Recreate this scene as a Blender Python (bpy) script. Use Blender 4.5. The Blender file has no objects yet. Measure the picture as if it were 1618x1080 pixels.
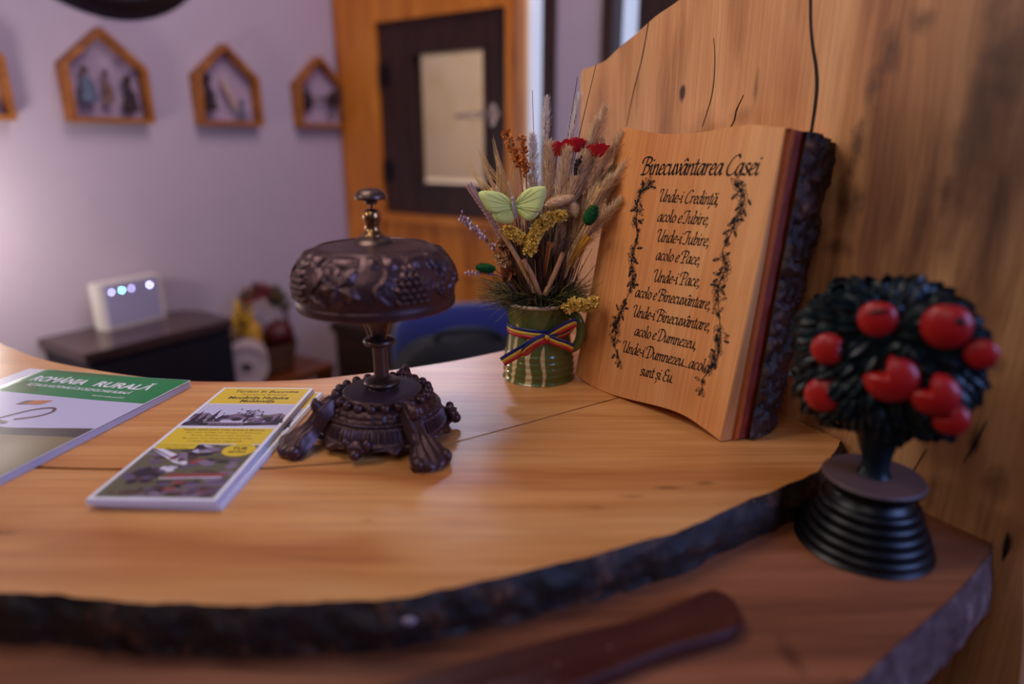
import bpy, bmesh, math, random
from math import sin, cos, pi, sqrt, atan2, radians
from mathutils import Vector, Matrix, noise

random.seed(11)
SC = bpy.context.scene
COL = SC.collection
CT = 1.05                      # height of the counter top above the floor
STEP = CT - 0.032              # top of the lower board

# ------------------------------------------------------------------ camera
cam_d = bpy.data.cameras.new('camera')
cam = bpy.data.objects.new('camera', cam_d)
COL.objects.link(cam)
cam.location = (0, 0, 1.30)
cam.rotation_euler = (radians(90 - 16.85), 0, 0)
cam_d.sensor_width = 36
cam_d.lens = 23.14
cam_d.clip_start = 0.01
cam_d.dof.use_dof = True
cam_d.dof.focus_distance = 0.645
cam_d.dof.aperture_fstop = 1.8
SC.camera = cam

# ------------------------------------------------------------------ view, world, lights
SC.view_settings.view_transform = 'Standard'
SC.view_settings.look = 'None'
SC.view_settings.gamma = 1.0
SC.view_settings.use_curve_mapping = False
SC.view_settings.exposure = 0.0

def lin(r, g, b):
    def c(x):
        x /= 255.0
        return x / 12.92 if x <= 0.04045 else ((x + 0.055) / 1.055) ** 2.4
    return (c(r), c(g), c(b))

W = bpy.data.worlds.new('world')
SC.world = W
W.use_nodes = True
bg = W.node_tree.nodes['Background']
bg.inputs[0].default_value = (0.45, 0.34, 0.44, 1)
bg.inputs[1].default_value = 0.13

def aim(o, target):
    d = Vector(target) - o.location
    o.rotation_euler = d.to_track_quat('-Z', 'Y').to_euler()

def area(name, loc, target, sx, sy, power, color, spread=180):
    l = bpy.data.lights.new(name, 'AREA')
    l.shape = 'RECTANGLE'
    l.size, l.size_y = sx, sy
    l.energy = power
    l.color = color
    l.spread = radians(spread)
    o = bpy.data.objects.new(name, l)
    COL.objects.link(o)
    o.location = loc
    aim(o, target)
    return o

def point(name, loc, power, color, r):
    l = bpy.data.lights.new(name, 'POINT')
    l.energy = power
    l.color = color
    l.shadow_soft_size = r
    o = bpy.data.objects.new(name, l)
    COL.objects.link(o)
    o.location = loc
    return o

def spot(name, loc, target, power, color, r, deg, blend):
    l = bpy.data.lights.new(name, 'SPOT')
    l.energy = power
    l.color = color
    l.shadow_soft_size = r
    l.spot_size = radians(deg)
    l.spot_blend = blend
    o = bpy.data.objects.new(name, l)
    COL.objects.link(o)
    o.location = loc
    aim(o, target)
    return o

area('high_window_daylight', (-0.328, 2.315, 1.88), (-0.30, 1.17, CT), 1.0, 0.20, 1.9, (0.66, 0.72, 1.0), 26)
area('room_fill', (-0.45, -0.55, 2.15), (0.10, 0.60, 1.15), 0.7, 0.7, 2.6, (1.0, 0.90, 0.84))  # unseen fill added behind the camera to soften the shade beside the plaque
area('side_window_daylight', (1.25, -0.28, 1.65), (0.28, 0.42, CT), 0.7, 0.7, 15.0, (0.28, 0.42, 1.0))
area('hanging_lamp', (-0.32, 0.50, 1.78), (0.10, 0.60, 1.10), 0.35, 0.35, 2.3, (1.0, 0.89, 0.82))
area('wall_fill', (0.10, 1.30, 2.60), (-0.90, 2.10, 1.40), 0.9, 0.9, 6.6, (1.0, 0.82, 0.87), 130)  # unseen light added to brighten the wall with the little houses
spot('spot_lamp', (-0.95, 0.25, 1.60), (0.06, 0.74, 1.20), 6.5, (1.0, 0.88, 0.78), 0.10, 52, 1.0)
point('wall_lamp', (-1.173, 1.328, 1.13), 6.5, (1.0, 0.92, 0.86), 0.06)
area('courtyard_daylight', (-0.15, 3.6, 2.9), (-0.5, 5.5, 1.2), 1.5, 1.0, 90, (1.0, 0.93, 0.86))

# ------------------------------------------------------------------ helpers
def tag(o, label=None, cat=None, group=None, kind=None):
    if label: o['label'] = label
    if cat: o['category'] = cat
    if group: o['group'] = group
    if kind: o['kind'] = kind
    return o

def empty(name, loc=(0, 0, 0), rz=0.0, mat=None):
    o = bpy.data.objects.new(name, None)
    COL.objects.link(o)
    if mat is not None:
        o.matrix_world = mat
    else:
        o.location = loc
        o.rotation_euler = (0, 0, rz)
    o.empty_display_size = 0.02
    return o

def cr(pts, n=6, closed=False):
    """Catmull-Rom through points of any dimension"""
    P = [tuple(p) for p in pts]
    out = []
    N = len(P)
    rng = N if closed else N - 1
    for i in range(rng):
        if closed:
            p0, p1, p2, p3 = P[(i-1) % N], P[i], P[(i+1) % N], P[(i+2) % N]
        else:
            p0, p1, p2, p3 = P[max(i-1, 0)], P[i], P[i+1], P[min(i+2, N-1)]
        for k in range(n):
            t = k / n
            out.append(tuple(0.5*((2*b) + (-a+c)*t + (2*a-5*b+4*c-d)*t*t + (-a+3*b-3*c+d)*t**3)
                             for a, b, c, d in zip(p0, p1, p2, p3)))
    if not closed:
        out.append(P[-1])
    return out

def lerp(a, b, t):
    return a + (b - a) * t

class MB:
    def __init__(s):
        s.v, s.f, s.m = [], [], []
    def add(s, vs, fs, mi=0):
        o = len(s.v)
        s.v += [tuple(p) for p in vs]
        for i, f in enumerate(fs):
            s.f.append([o + k for k in f])
            s.m.append(mi if isinstance(mi, int) else mi[i])
        return s
    def box(s, a, b, mi=0):
        x0, y0, z0 = a; x1, y1, z1 = b
        vs = [(x0,y0,z0),(x1,y0,z0),(x1,y1,z0),(x0,y1,z0),(x0,y0,z1),(x1,y0,z1),(x1,y1,z1),(x0,y1,z1)]
        return s.add(vs, [(3,2,1,0),(4,5,6,7),(0,1,5,4),(1,2,6,5),(2,3,7,6),(3,0,4,7)], mi)
    def prism(s, out, z0, z1, mi=0, mtop=None):
        n = len(out)
        vs = [(p[0], p[1], z0) for p in out] + [(p[0], p[1], z1) for p in out]
        fs = [list(range(n))[::-1], list(range(n, 2*n))] + [(i, (i+1) % n, n+(i+1) % n, n+i) for i in range(n)]
        mm = [mi, mi if mtop is None else mtop] + [mi]*n
        return s.add(vs, fs, mm)
    def tube(s, pts, r, n=8, mi=0, caps=True):
        P = [Vector(p) for p in pts]
        R = r if isinstance(r, (list, tuple)) else [r]*len(P)
        T = []
        for i in range(len(P)):
            d = P[min(i+1, len(P)-1)] - P[max(i-1, 0)]
            T.append(d.normalized() if d.length > 1e-9 else Vector((0,0,1)))
        u = T[0].orthogonal().normalized()
        vs, fs = [], []
        for i, p in enumerate(P):
            u = (u - T[i]*u.dot(T[i]))
            u = u.normalized() if u.length > 1e-6 else T[i].orthogonal().normalized()
            w = T[i].cross(u)
            for k in range(n):
                a = 2*pi*k/n
                vs.append(p + (u*cos(a) + w*sin(a))*R[i])
        for i in range(len(P)-1):
            for k in range(n):
                a, b = i*n+k, i*n+(k+1) % n
                fs.append((a, b, b+n, a+n))
        if caps:
            fs.append(list(range(n))[::-1]); fs.append([(len(P)-1)*n+k for k in range(n)])
        return s.add(vs, fs, mi)
    def lathe(s, prof, n=48, c=(0,0,0), mi=0, fn=None, mfn=None, cap0=False, cap1=False):
        vs, fs, mm = [], [], []
        L = len(prof)
        for i, (r, z) in enumerate(prof):
            for k in range(n):
                th = 2*pi*k/n
                rr, zz = (r, z) if fn is None else fn(th, r, z, i/(L-1))
                vs.append((c[0]+rr*cos(th), c[1]+rr*sin(th), c[2]+zz))
        for i in range(L-1):
            for k in range(n):
                a, b = i*n+k, i*n+(k+1) % n
                fs.append((a, b, b+n, a+n))
                mm.append(mi if mfn is None else mfn(2*pi*(k+.5)/n, (prof[i][1]+prof[i+1][1])/2, i))
        if cap0: fs.append(list(range(n))[::-1]); mm.append(mi)
        if cap1: fs.append([(L-1)*n+k for k in range(n)]); mm.append(mi)
        return s.add(vs, fs, mm)
    def ell(s, c, r, nu=16, nv=10, mi=0, M=None, fn=None):
        vs, fs = [], []
        for j in range(nv+1):
            ph = -pi/2 + pi*j/nv
            for k in range(nu):
                th = 2*pi*k/nu
                d = Vector((cos(ph)*cos(th), cos(ph)*sin(th), sin(ph)))
                q = 1 if fn is None else fn(d)
                p = Vector((d.x*r[0]*q, d.y*r[1]*q, d.z*r[2]*q))
                if M is not None: p = M @ p
                vs.append(p + Vector(c))
        for j in range(nv):
            for k in range(nu):
                a, b = j*nu+k, j*nu+(k+1) % nu
                fs.append((a, b, b+nu, a+nu))
        return s.add(vs, fs, mi)
    def grid(s, rows, mi=0, closed=False):
        nr, nc = len(rows), len(rows[0])
        vs = [p for r in rows for p in r]
        fs = []
        for i in range(nr-1):
            for k in range(nc if closed else nc-1):
                a, b = i*nc+k, i*nc+(k+1) % nc
                fs.append((a, b, b+nc, a+nc))
        return s.add(vs, fs, mi)
    def poly(s, pts, z=None, mi=0):
        vs = [(p[0], p[1], z) for p in pts] if z is not None else pts
        return s.add(vs, [list(range(len(vs)))], mi)
    def blade(s, p0, d, up, L, w, bend=0.3, mi=0):
        """thin two-segment tapering hair"""
        d = d.normalized()
        side = d.cross(up)
        side = side.normalized() if side.length > 1e-5 else d.orthogonal().normalized()
        p1 = p0 + d*L*.55
        p2 = p0 + d*L + up*(bend*L)
        return s.add([p0-side*w, p0+side*w, p1-side*w*.7, p1+side*w*.7, p2], [(0,1,3,2), (2,3,4)], mi)
    def build(s, name, mats, parent=None, smooth=True, loc=None, recalc=False, sharp=42):
        me = bpy.data.meshes.new(name)
        me.from_pydata(s.v, [], s.f)
        if not isinstance(mats, (list, tuple)): mats = [mats]
        for m in mats: me.materials.append(m)
        me.polygons.foreach_set('material_index', s.m)
        me.polygons.foreach_set('use_smooth', [smooth]*len(s.f))
        me.update()
        if recalc:
            b = bmesh.new(); b.from_mesh(me)
            bmesh.ops.recalc_face_normals(b, faces=b.faces)
            b.to_mesh(me); b.free()
        o = bpy.data.objects.new(name, me)
        COL.objects.link(o)
        if parent is not None: o.parent = parent
        if loc is not None: o.location = loc
        if smooth:
            try: me.set_sharp_from_angle(angle=radians(sharp))
            except Exception: pass
        return o

def copy_tree(o, parent=None):
    kids = list(o.children)
    c = o.copy(); COL.objects.link(c)
    if parent is not None: c.parent = parent
    for ch in kids: copy_tree(ch, c)
    return c

# ------------------------------------------------------------------ materials
def nt(name):
    m = bpy.data.materials.new(name)
    m.use_nodes = True
    t = m.node_tree
    return m, t, t.nodes['Principled BSDF']

def plain(name, col, rough=.5, metal=0., noise_amt=0., nscale=40., bump=0., spec=.5, sheen=0., coat=0.):
    m, t, p = nt(name)
    p.inputs['Base Color'].default_value = (*col, 1)
    p.inputs['Roughness'].default_value = rough
    p.inputs['Metallic'].default_value = metal
    p.inputs['Specular IOR Level'].default_value = spec
    if sheen: p.inputs['Sheen Weight'].default_value = sheen
    if coat: p.inputs['Coat Weight'].default_value = coat; p.inputs['Coat Roughness'].default_value = .15
    N, Lk = t.nodes, t.links
    if noise_amt or bump:
        tc = N.new('ShaderNodeTexCoord'); nz = N.new('ShaderNodeTexNoise')
        nz.inputs['Scale'].default_value = nscale; nz.inputs['Detail'].default_value = 6
        Lk.new(tc.outputs['Object'], nz.inputs['Vector'])
        if noise_amt:
            mx = N.new('ShaderNodeMix'); mx.data_type = 'RGBA'
            mx.inputs[6].default_value = (*[c*(1-noise_amt) for c in col], 1)
            mx.inputs[7].default_value = (*[min(1, c*(1+noise_amt)) for c in col], 1)
            Lk.new(nz.outputs['Fac'], mx.inputs[0]); Lk.new(mx.outputs[2], p.inputs['Base Color'])
        if bump:
            b = N.new('ShaderNodeBump'); b.inputs['Strength'].default_value = bump; b.inputs['Distance'].default_value = .002
            Lk.new(nz.outputs['Fac'], b.inputs['Height']); Lk.new(b.outputs[0], p.inputs['Normal'])
    return m

def emit(name, col, s):
    m, t, p = nt(name)
    p.inputs['Base Color'].default_value = (*col, 1)
    p.inputs['Emission Color'].default_value = (*col, 1)
    p.inputs['Emission Strength'].default_value = s
    return m

def wood(name, light, mid, dark, along='Y', scale=1.0, rough=.42, bump=.15, dark_spots=(), rings=14., sstr=1.0, blotch=.35):
    """wood with its grain along one object axis; stains = (x, y, z, rx, ry, rz, strength) dark knots and painted shade in object space"""
    m, t, p = nt(name)
    N, Lk = t.nodes, t.links
    tc = N.new('ShaderNodeTexCoord')
    def mapping(sc):
        mp = N.new('ShaderNodeMapping'); mp.inputs['Scale'].default_value = sc
        Lk.new(tc.outputs['Object'], mp.inputs['Vector']); return mp
    def axis(a, b):
        return {'X': (a, b, b), 'Y': (b, a, b), 'Z': (b, b, a)}[along]
    # slow warp so that the grain wanders
    nw = N.new('ShaderNodeTexNoise'); nw.inputs['Scale'].default_value = 3.2*scale; nw.inputs['Detail'].default_value = 3
    Lk.new(mapping(axis(.6, 1.6)).outputs[0], nw.inputs['Vector'])
    wv = N.new('ShaderNodeTexNoise'); wv.inputs['Scale'].default_value = 1.0; wv.inputs['Detail'].default_value = 5
    wv.inputs['Roughness'].default_value = .55
    mp2 = mapping(axis(2.0*scale, rings*2.2*scale))
    ad = N.new('ShaderNodeMixRGB'); ad.blend_type = 'ADD'; ad.inputs[0].default_value = 1.0
    sc = N.new('ShaderNodeVectorMath'); sc.operation = 'SCALE'; sc.inputs['Scale'].default_value = 2.2
    Lk.new(nw.outputs['Color'], sc.inputs[0])
    Lk.new(mp2.outputs[0], ad.inputs[1]); Lk.new(sc.outputs[0], ad.inputs[2])
    Lk.new(ad.outputs[0], wv.inputs['Vector'])
    fine = N.new('ShaderNodeTexNoise'); fine.inputs['Scale'].default_value = 1.0; fine.inputs['Detail'].default_value = 4
    Lk.new(mapping(axis(9*scale, 330*scale)).outputs[0], fine.inputs['Vector'])
    ramp = N.new('ShaderNodeValToRGB')
    e = ramp.color_ramp.elements
    e[0].position = .30; e[0].color = (*dark, 1)
    e[1].position = .66; e[1].color = (*light, 1)
    k = e.new(.47); k.color = (*mid, 1)
    Lk.new(wv.outputs['Fac'], ramp.inputs[0])
    fm = N.new('ShaderNodeMixRGB'); fm.blend_type = 'MULTIPLY'
    fm.inputs[0].default_value = .30
    Lk.new(ramp.outputs[0], fm.inputs[1])
    fr = N.new('ShaderNodeValToRGB'); fr.color_ramp.elements[0].position = .35; fr.color_ramp.elements[0].color = (.45, .36, .3, 1); fr.color_ramp.elements[1].position = .6
    Lk.new(fine.outputs['Fac'], fr.inputs[0]); Lk.new(fr.outputs[0], fm.inputs[2])
    colr = fm.outputs[0]
    # broad blotches of heartwood
    bn = N.new('ShaderNodeTexNoise'); bn.inputs['Scale'].default_value = 4.0*scale; bn.inputs['Detail'].default_value = 4
    Lk.new(mapping(axis(.7, 1.6)).outputs[0], bn.inputs['Vector'])
    br = N.new('ShaderNodeValToRGB'); br.color_ramp.elements[0].position = .5; br.color_ramp.elements[1].position = .72
    Lk.new(bn.outputs['Fac'], br.inputs[0])
    bs = N.new('ShaderNodeMath'); bs.operation = 'MULTIPLY'; bs.inputs[1].default_value = blotch
    Lk.new(br.outputs[0], bs.inputs[0])
    bm_ = N.new('ShaderNodeMixRGB'); bm_.blend_type = 'MIX'; bm_.inputs[2].default_value = (*dark, 1)
    Lk.new(bs.outputs[0], bm_.inputs[0]); Lk.new(colr, bm_.inputs[1])
    colr = bm_.outputs[0]
    if dark_spots:
        nz = N.new('ShaderNodeTexNoise'); nz.inputs['Scale'].default_value = 45; nz.inputs['Detail'].default_value = 6
        Lk.new(tc.outputs['Object'], nz.inputs['Vector'])
        for (x, y, z, rx, ry, rz, st) in dark_spots:
            mp = N.new('ShaderNodeMapping'); mp.inputs['Location'].default_value = (-x/rx, -y/ry, -z/rz)
            mp.inputs['Scale'].default_value = (1/rx, 1/ry, 1/rz)
            Lk.new(tc.outputs['Object'], mp.inputs['Vector'])
            ln = N.new('ShaderNodeVectorMath'); ln.operation = 'LENGTH'
            Lk.new(mp.outputs[0], ln.inputs[0])
            big = rx > .05
            a1 = N.new('ShaderNodeMath'); a1.operation = 'MULTIPLY_ADD'; a1.inputs[1].default_value = 1.6
            Lk.new((wv if big else nz).outputs['Fac'], a1.inputs[0]); Lk.new(ln.outputs['Value'], a1.inputs[2])
            mr = N.new('ShaderNodeMapRange'); mr.inputs[1].default_value = 2.0 if big else 1.75; mr.inputs[2].default_value = .9 if big else 1.0
            mr.inputs[3].default_value = 0; mr.inputs[4].default_value = st*sstr
            Lk.new(a1.outputs[0], mr.inputs[0])
            mm = N.new('ShaderNodeMixRGB'); mm.blend_type = 'MIX'
            mm.inputs[2].default_value = (dark[0]*.16, dark[1]*.13, dark[2]*.13, 1)
            Lk.new(mr.outputs[0], mm.inputs[0]); Lk.new(colr, mm.inputs[1])
            colr = mm.outputs[0]
    Lk.new(colr, p.inputs['Base Color'])
    p.inputs['Roughness'].default_value = rough
    b = N.new('ShaderNodeBump'); b.inputs['Strength'].default_value = bump; b.inputs['Distance'].default_value = .002
    mxh = N.new('ShaderNodeMath'); mxh.operation = 'MULTIPLY_ADD'; mxh.inputs[1].default_value = .35
    Lk.new(fine.outputs['Fac'], mxh.inputs[0]); Lk.new(wv.outputs['Fac'], mxh.inputs[2])
    Lk.new(mxh.outputs[0], b.inputs['Height']); Lk.new(b.outputs[0], p.inputs['Normal'])
    return m

def bark(name, c1, c2, c3, scale=60., bump=.8, rough=.55):
    m, t, p = nt(name)
    N, Lk = t.nodes, t.links
    tc = N.new('ShaderNodeTexCoord')
    nz = N.new('ShaderNodeTexNoise'); nz.inputs['Scale'].default_value = scale; nz.inputs['Detail'].default_value = 8; nz.inputs['Roughness'].default_value = .65
    vo = N.new('ShaderNodeTexVoronoi'); vo.inputs['Scale'].default_value = scale*1.4
    Lk.new(tc.outputs['Object'], nz.inputs['Vector']); Lk.new(tc.outputs['Object'], vo.inputs['Vector'])
    r = N.new('ShaderNodeValToRGB'); e = r.color_ramp.elements
    e[0].position = .38; e[0].color = (*c1, 1); e[1].position = .68; e[1].color = (*c3, 1); k = e.new(.55); k.color = (*c2, 1)
    Lk.new(nz.outputs['Fac'], r.inputs[0]); Lk.new(r.outputs[0], p.inputs['Base Color'])
    mh = N.new('ShaderNodeMath'); mh.operation = 'MULTIPLY_ADD'; mh.inputs[1].default_value = .5
    Lk.new(vo.outputs['Distance'], mh.inputs[0]); Lk.new(nz.outputs['Fac'], mh.inputs[2])
    b = N.new('ShaderNodeBump'); b.inputs['Strength'].default_value = bump; b.inputs['Distance'].default_value = .004
    Lk.new(mh.outputs[0], b.inputs['Height']); Lk.new(b.outputs[0], p.inputs['Normal'])
    p.inputs['Roughness'].default_value = rough
    return m

M = {}
M['counter'] = wood('counter_wood', lin(228,166,104), lin(216,148,84), lin(182,108,54), 'X', 1.0, .36, .06,
    dark_spots=((.115,.445,CT,.016,.003,.02,.75), (.09,.432,CT,.012,.003,.02,.6), (.148,.452,CT,.012,.004,.02,.5), (.062,.417,CT,.01,.002,.02,.5), (-.345,.385,CT,.02,.004,.02,.6), (-.10,.40,CT,.007,.003,.02,.3)), blotch=.3)
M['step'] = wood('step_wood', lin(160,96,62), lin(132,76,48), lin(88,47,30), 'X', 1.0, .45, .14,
    dark_spots=((.18,.27,STEP,.012,.03,.02,.7), (.16,.31,STEP,.008,.02,.02,.5), (-.02,.30,STEP,.003,.012,.02,.7)), blotch=.35)
slab_stains_shade = ((-.182,0,.2988,.005,.2,.011,1.3), (-.150,0,.262,.034,.2,.02,.28), (.0395,0,.318,.012,.2,.02,.8), (.030,0,.285,.010,.2,.03,.75),
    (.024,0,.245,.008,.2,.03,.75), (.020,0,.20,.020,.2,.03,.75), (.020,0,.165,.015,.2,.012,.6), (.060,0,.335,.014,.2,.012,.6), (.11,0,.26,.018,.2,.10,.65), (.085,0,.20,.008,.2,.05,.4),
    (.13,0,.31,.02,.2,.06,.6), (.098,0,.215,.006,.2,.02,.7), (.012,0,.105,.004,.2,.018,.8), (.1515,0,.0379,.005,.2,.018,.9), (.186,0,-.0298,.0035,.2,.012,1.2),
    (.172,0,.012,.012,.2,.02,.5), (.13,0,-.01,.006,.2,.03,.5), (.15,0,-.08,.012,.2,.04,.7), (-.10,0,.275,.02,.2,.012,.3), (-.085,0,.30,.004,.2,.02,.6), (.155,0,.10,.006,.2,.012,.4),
    (-.255,0,.30,.004,.2,.03,.4), (.105,0,.06,.01,.2,.03,.4), (.140,0,.235,.085,.2,.22,.95), (.19,0,.30,.075,.2,.18,.8), (.06,0,.16,.055,.2,.10,.5))  # largest ellipses: heartwood tone plus shade painted onto the right side
M['slab'] = wood('slab_wood', lin(226,168,116), lin(208,146,94), lin(154,94,54), 'Z', 1.0, .5, .28, dark_spots=slab_stains_shade, rings=11., blotch=.5)
M['plaque'] = wood('plaque_wood', lin(234,168,108), lin(228,154,92), lin(212,132,72), 'Z', 1.0, .33, .05, rings=9., blotch=.2)
M['cambium'] = plain('cambium', lin(206,98,38), .6, noise_amt=.35, nscale=80, bump=.3)
M['cambium2'] = plain('inner_bark', lin(138,42,20), .6, noise_amt=.4, nscale=70, bump=.4)
M['bark'] = bark('plaque_bark', lin(24,15,17), lin(62,38,36), lin(104,70,60), 45, .9, .38)
M['edge_bark'] = bark('counter_bark', lin(20,10,8), lin(42,21,13), lin(104,62,36), 38, .9, .6)
M['live'] = bark('live_edge', lin(80,52,50), lin(110,80,76), lin(150,118,110), 50, .5, .5)
M['groove'] = plain('groove', lin(26,12,8), .8)
M['ink'] = plain('burnt_ink', lin(22,12,14), .7)
M['iron'] = plain('bell_iron', lin(82,58,60), .38, .72, noise_amt=.35, nscale=90, bump=.12)
M['plate'] = plain('bell_base_plate', lin(66, 44, 52), .65, .1, noise_amt=.12, nscale=60, spec=.25)
M['iron2'] = plain('bell_iron_turned', lin(92,72,66), .36, .8, noise_amt=.2, nscale=60)
M['brass'] = plain('brass_worn', lin(160,120,80), .25, 1.0)
M['green_glaze'] = plain('green_glaze', lin(92,102,50), .12, spec=.6, noise_amt=.2, nscale=30)
M['cream_glaze'] = plain('cream_glaze', lin(214,190,140), .12, spec=.6)
M['rim_glaze'] = plain('rim_glaze', lin(206,180,150), .2)
M['r_blue'] = plain('ribbon_blue', lin(20,30,110), .35)
M['r_yellow'] = plain('ribbon_yellow', lin(228,180,50), .35)
M['r_red'] = plain('ribbon_red', lin(190,24,40), .35)

# ------------------------------------------------------------------ room shell
W1 = Vector((-1.135, 1.90, 0)); w1 = Vector((.5459, .8379, 0))      # wall with the little wooden houses
W2 = Vector((-.6391, 2.6610, 0)); w2 = Vector((.8379, -.5459, 0))   # wall with the windows
A1, A2 = atan2(w1.y, w1.x), atan2(w2.y, w2.x)
m_wall = plain('lilac_plaster', lin(196, 178, 190), .85, noise_amt=.05, nscale=9, bump=.12)
m_floor = wood('floor_boards', lin(92, 58, 36), lin(70, 42, 26), lin(44, 26, 16), 'X', .5, .5)
timber = wood('orange_timber', lin(240, 150, 56), lin(222, 130, 40), lin(170, 88, 24), 'Z', .8, .45, .15)
dkwood = wood('dark_window_wood', lin(70, 36, 30), lin(56, 28, 24), lin(36, 18, 16), 'Z', .9, .5, .1)
def w1pos(t, d=0, z=0):
    p = W1 + w1*t + Vector((w1.y, -w1.x, 0))*d
    return (p.x, p.y, z)
def w2pos(s, d=0, z=0):
    p = W2 + w2*s - w1*d
    return (p.x, p.y, z)

b = MB(); b.box((-4, -3, -.05), (4, 8, 0))
tag(b.build('floor', m_floor, smooth=False), kind='structure')
b = MB(); b.box((-3.2, 0, 0), (.913, .12, 2.6))
o = b.build('wall_left', m_wall, smooth=False); o.location = W1; o.rotation_euler = (0, 0, A1); tag(o, kind='structure')

# wall_back with its openings: built of piers, spandrels and lintels in one mesh (local x along the wall, y outward)
b = MB()
def wb(x0, x1, z0, z1, y0=0, y1=.14): b.box((x0, y0, z0), (x1, y1, z1))
wb(-.12, .14, 0, 2.6)
wb(.14, .80, 1.86, 2.6)
wb(.14, .80, 0, .72)
wb(.80, .92, 2.0, 2.6); wb(.80, .92, 0, .9)
wb(.92, 1.085, 0, 2.6)
wb(1.085, 1.32, 2.0, 2.6); wb(1.085, 1.32, 0, .9)
wb(1.32, 3.4, 0, 2.6)
o = b.build('wall_back', m_wall, smooth=False); o.location = W2; o.rotation_euler = (0, 0, A2); tag(o, kind='structure')

# timber casing round the first window
b = MB()
b.box((.012, -.035, .0), (.205, .03, 1.92))
b.box((.205, -.03, 1.70), (.76, .03, 1.92))
b.box((.76, -.035, .0), (.797, .03, 1.92))
o = b.build('trim_1', timber, smooth=False); o.location = W2; o.rotation_euler = (0, 0, A2); tag(o, kind='structure')
b = MB()
b.box((.205, -.025, .70), (.76, .03, 1.047)); b.box((.205, -.05, 1.020), (.76, -.025, 1.047))
b.box((.205, -.032, .84), (.76, -.025, .855))
o = b.build('trim_2', timber, smooth=False); o.location = W2; o.rotation_euler = (0, 0, A2); tag(o, kind='structure')

m_glass, t_, p_ = nt('window_glass')
tr = t_.nodes.new('ShaderNodeBsdfTransparent'); gl = t_.nodes.new('ShaderNodeBsdfGlossy'); mx = t_.nodes.new('ShaderNodeMixShader')
gl.inputs['Roughness'].default_value = .05; mx.inputs[0].default_value = .06
t_.links.new(tr.outputs[0], mx.inputs[1]); t_.links.new(gl.outputs[0], mx.inputs[2]); t_.links.new(mx.outputs[0], t_.nodes['Material Output'].inputs[0])
m_bright = emit('bright_pane', (.62, .72, 1.0), .60)
m_metal = plain('window_metal', lin(210, 190, 180), .3, .9)
m_dkmetal = plain('dark_hinge_metal', lin(44, 34, 36), .45, .7)

w = empty('window_1', W2, A2); tag(w, kind='structure')
b = MB()
x0, x1, z0, z1 = .205, .76, 1.047, 1.70
gx0, gx1, gz0, gz1 = .36, .665, 1.16, 1.587
for a, c in (((x0, z0), (gx0, z1)), ((gx1, z0), (x1, z1)), ((gx0, z0), (gx1, gz0)), ((gx0, gz1), (gx1, z1))):
    b.box((a[0], -.015, a[1]), (c[0], .035, c[1]))
for (a, c) in (((gx0-.018, gz0-.018), (gx0, gz1+.018)), ((gx1, gz0-.018), (gx1+.018, gz1+.018)), ((gx0, gz0-.018), (gx1, gz0)), ((gx0, gz1), (gx1, gz1+.018))):
    b.box((a[0], -.022, a[1]), (c[0], -.015, c[1]))
b.build('sash', dkwood, w, False)
b = MB(); b.box((gx0, .008, gz0), (gx1, .012, gz1)); b.build('pane', m_glass, w, False)
for zz in (1.53, 1.20):
    b = MB(); b.tube([(.222, -.024, zz-.04), (.222, -.024, zz+.04)], .008, 10); b.box((.224, -.02, zz-.03), (.25, -.0155, zz+.03))
    b.build('hinge', m_dkmetal, w, False)
b = MB(); b.lathe([(.0, -.004), (.022, -.004), (.024, .0), (.018, .004), (.0, .005)], 20)
hp = b.build('handle', m_metal, w); hp.location = (.70, -.019, 1.385); hp.rotation_euler = (pi/2, 0, 0)
b = MB(); b.tube([(.70, -.02, 1.385), (.70, -.055, 1.385), (.685, -.06, 1.385), (.58, -.06, 1.382)], [.009, .009, .009, .007], 10)
b.ell((.70, -.02, 1.408), (.013, .006, .013)); b.ell((.70, -.02, 1.36), (.013, .006, .013))
b.build('lever', m_metal, w)

def side_window(name, xa, xb, fl, fr):
    w = empty(name, W2, A2); tag(w, kind='structure')
    b = MB(); b.box((xa, .05, .9), (xb, .055, 2.0)); b.build('pane', m_bright, w, False)
    b = MB()
    if fl: b.box((xa-fl, -.02, .9), (xa, .06, 2.0))
    if fr: b.box((xb, -.02, .9), (xb+fr, .06, 2.0))
    b.box((xa-fl, -.02, .86), (xb+fr, .06, .9)); b.box((xa-fl, -.02, 2.0), (xb+fr, .06, 2.04))
    b.build('sash', dkwood, w, False)
side_window('window_2', .797, .884, 0, .038)
side_window('window_3', 1.115, 1.19, .035, .14)

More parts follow.
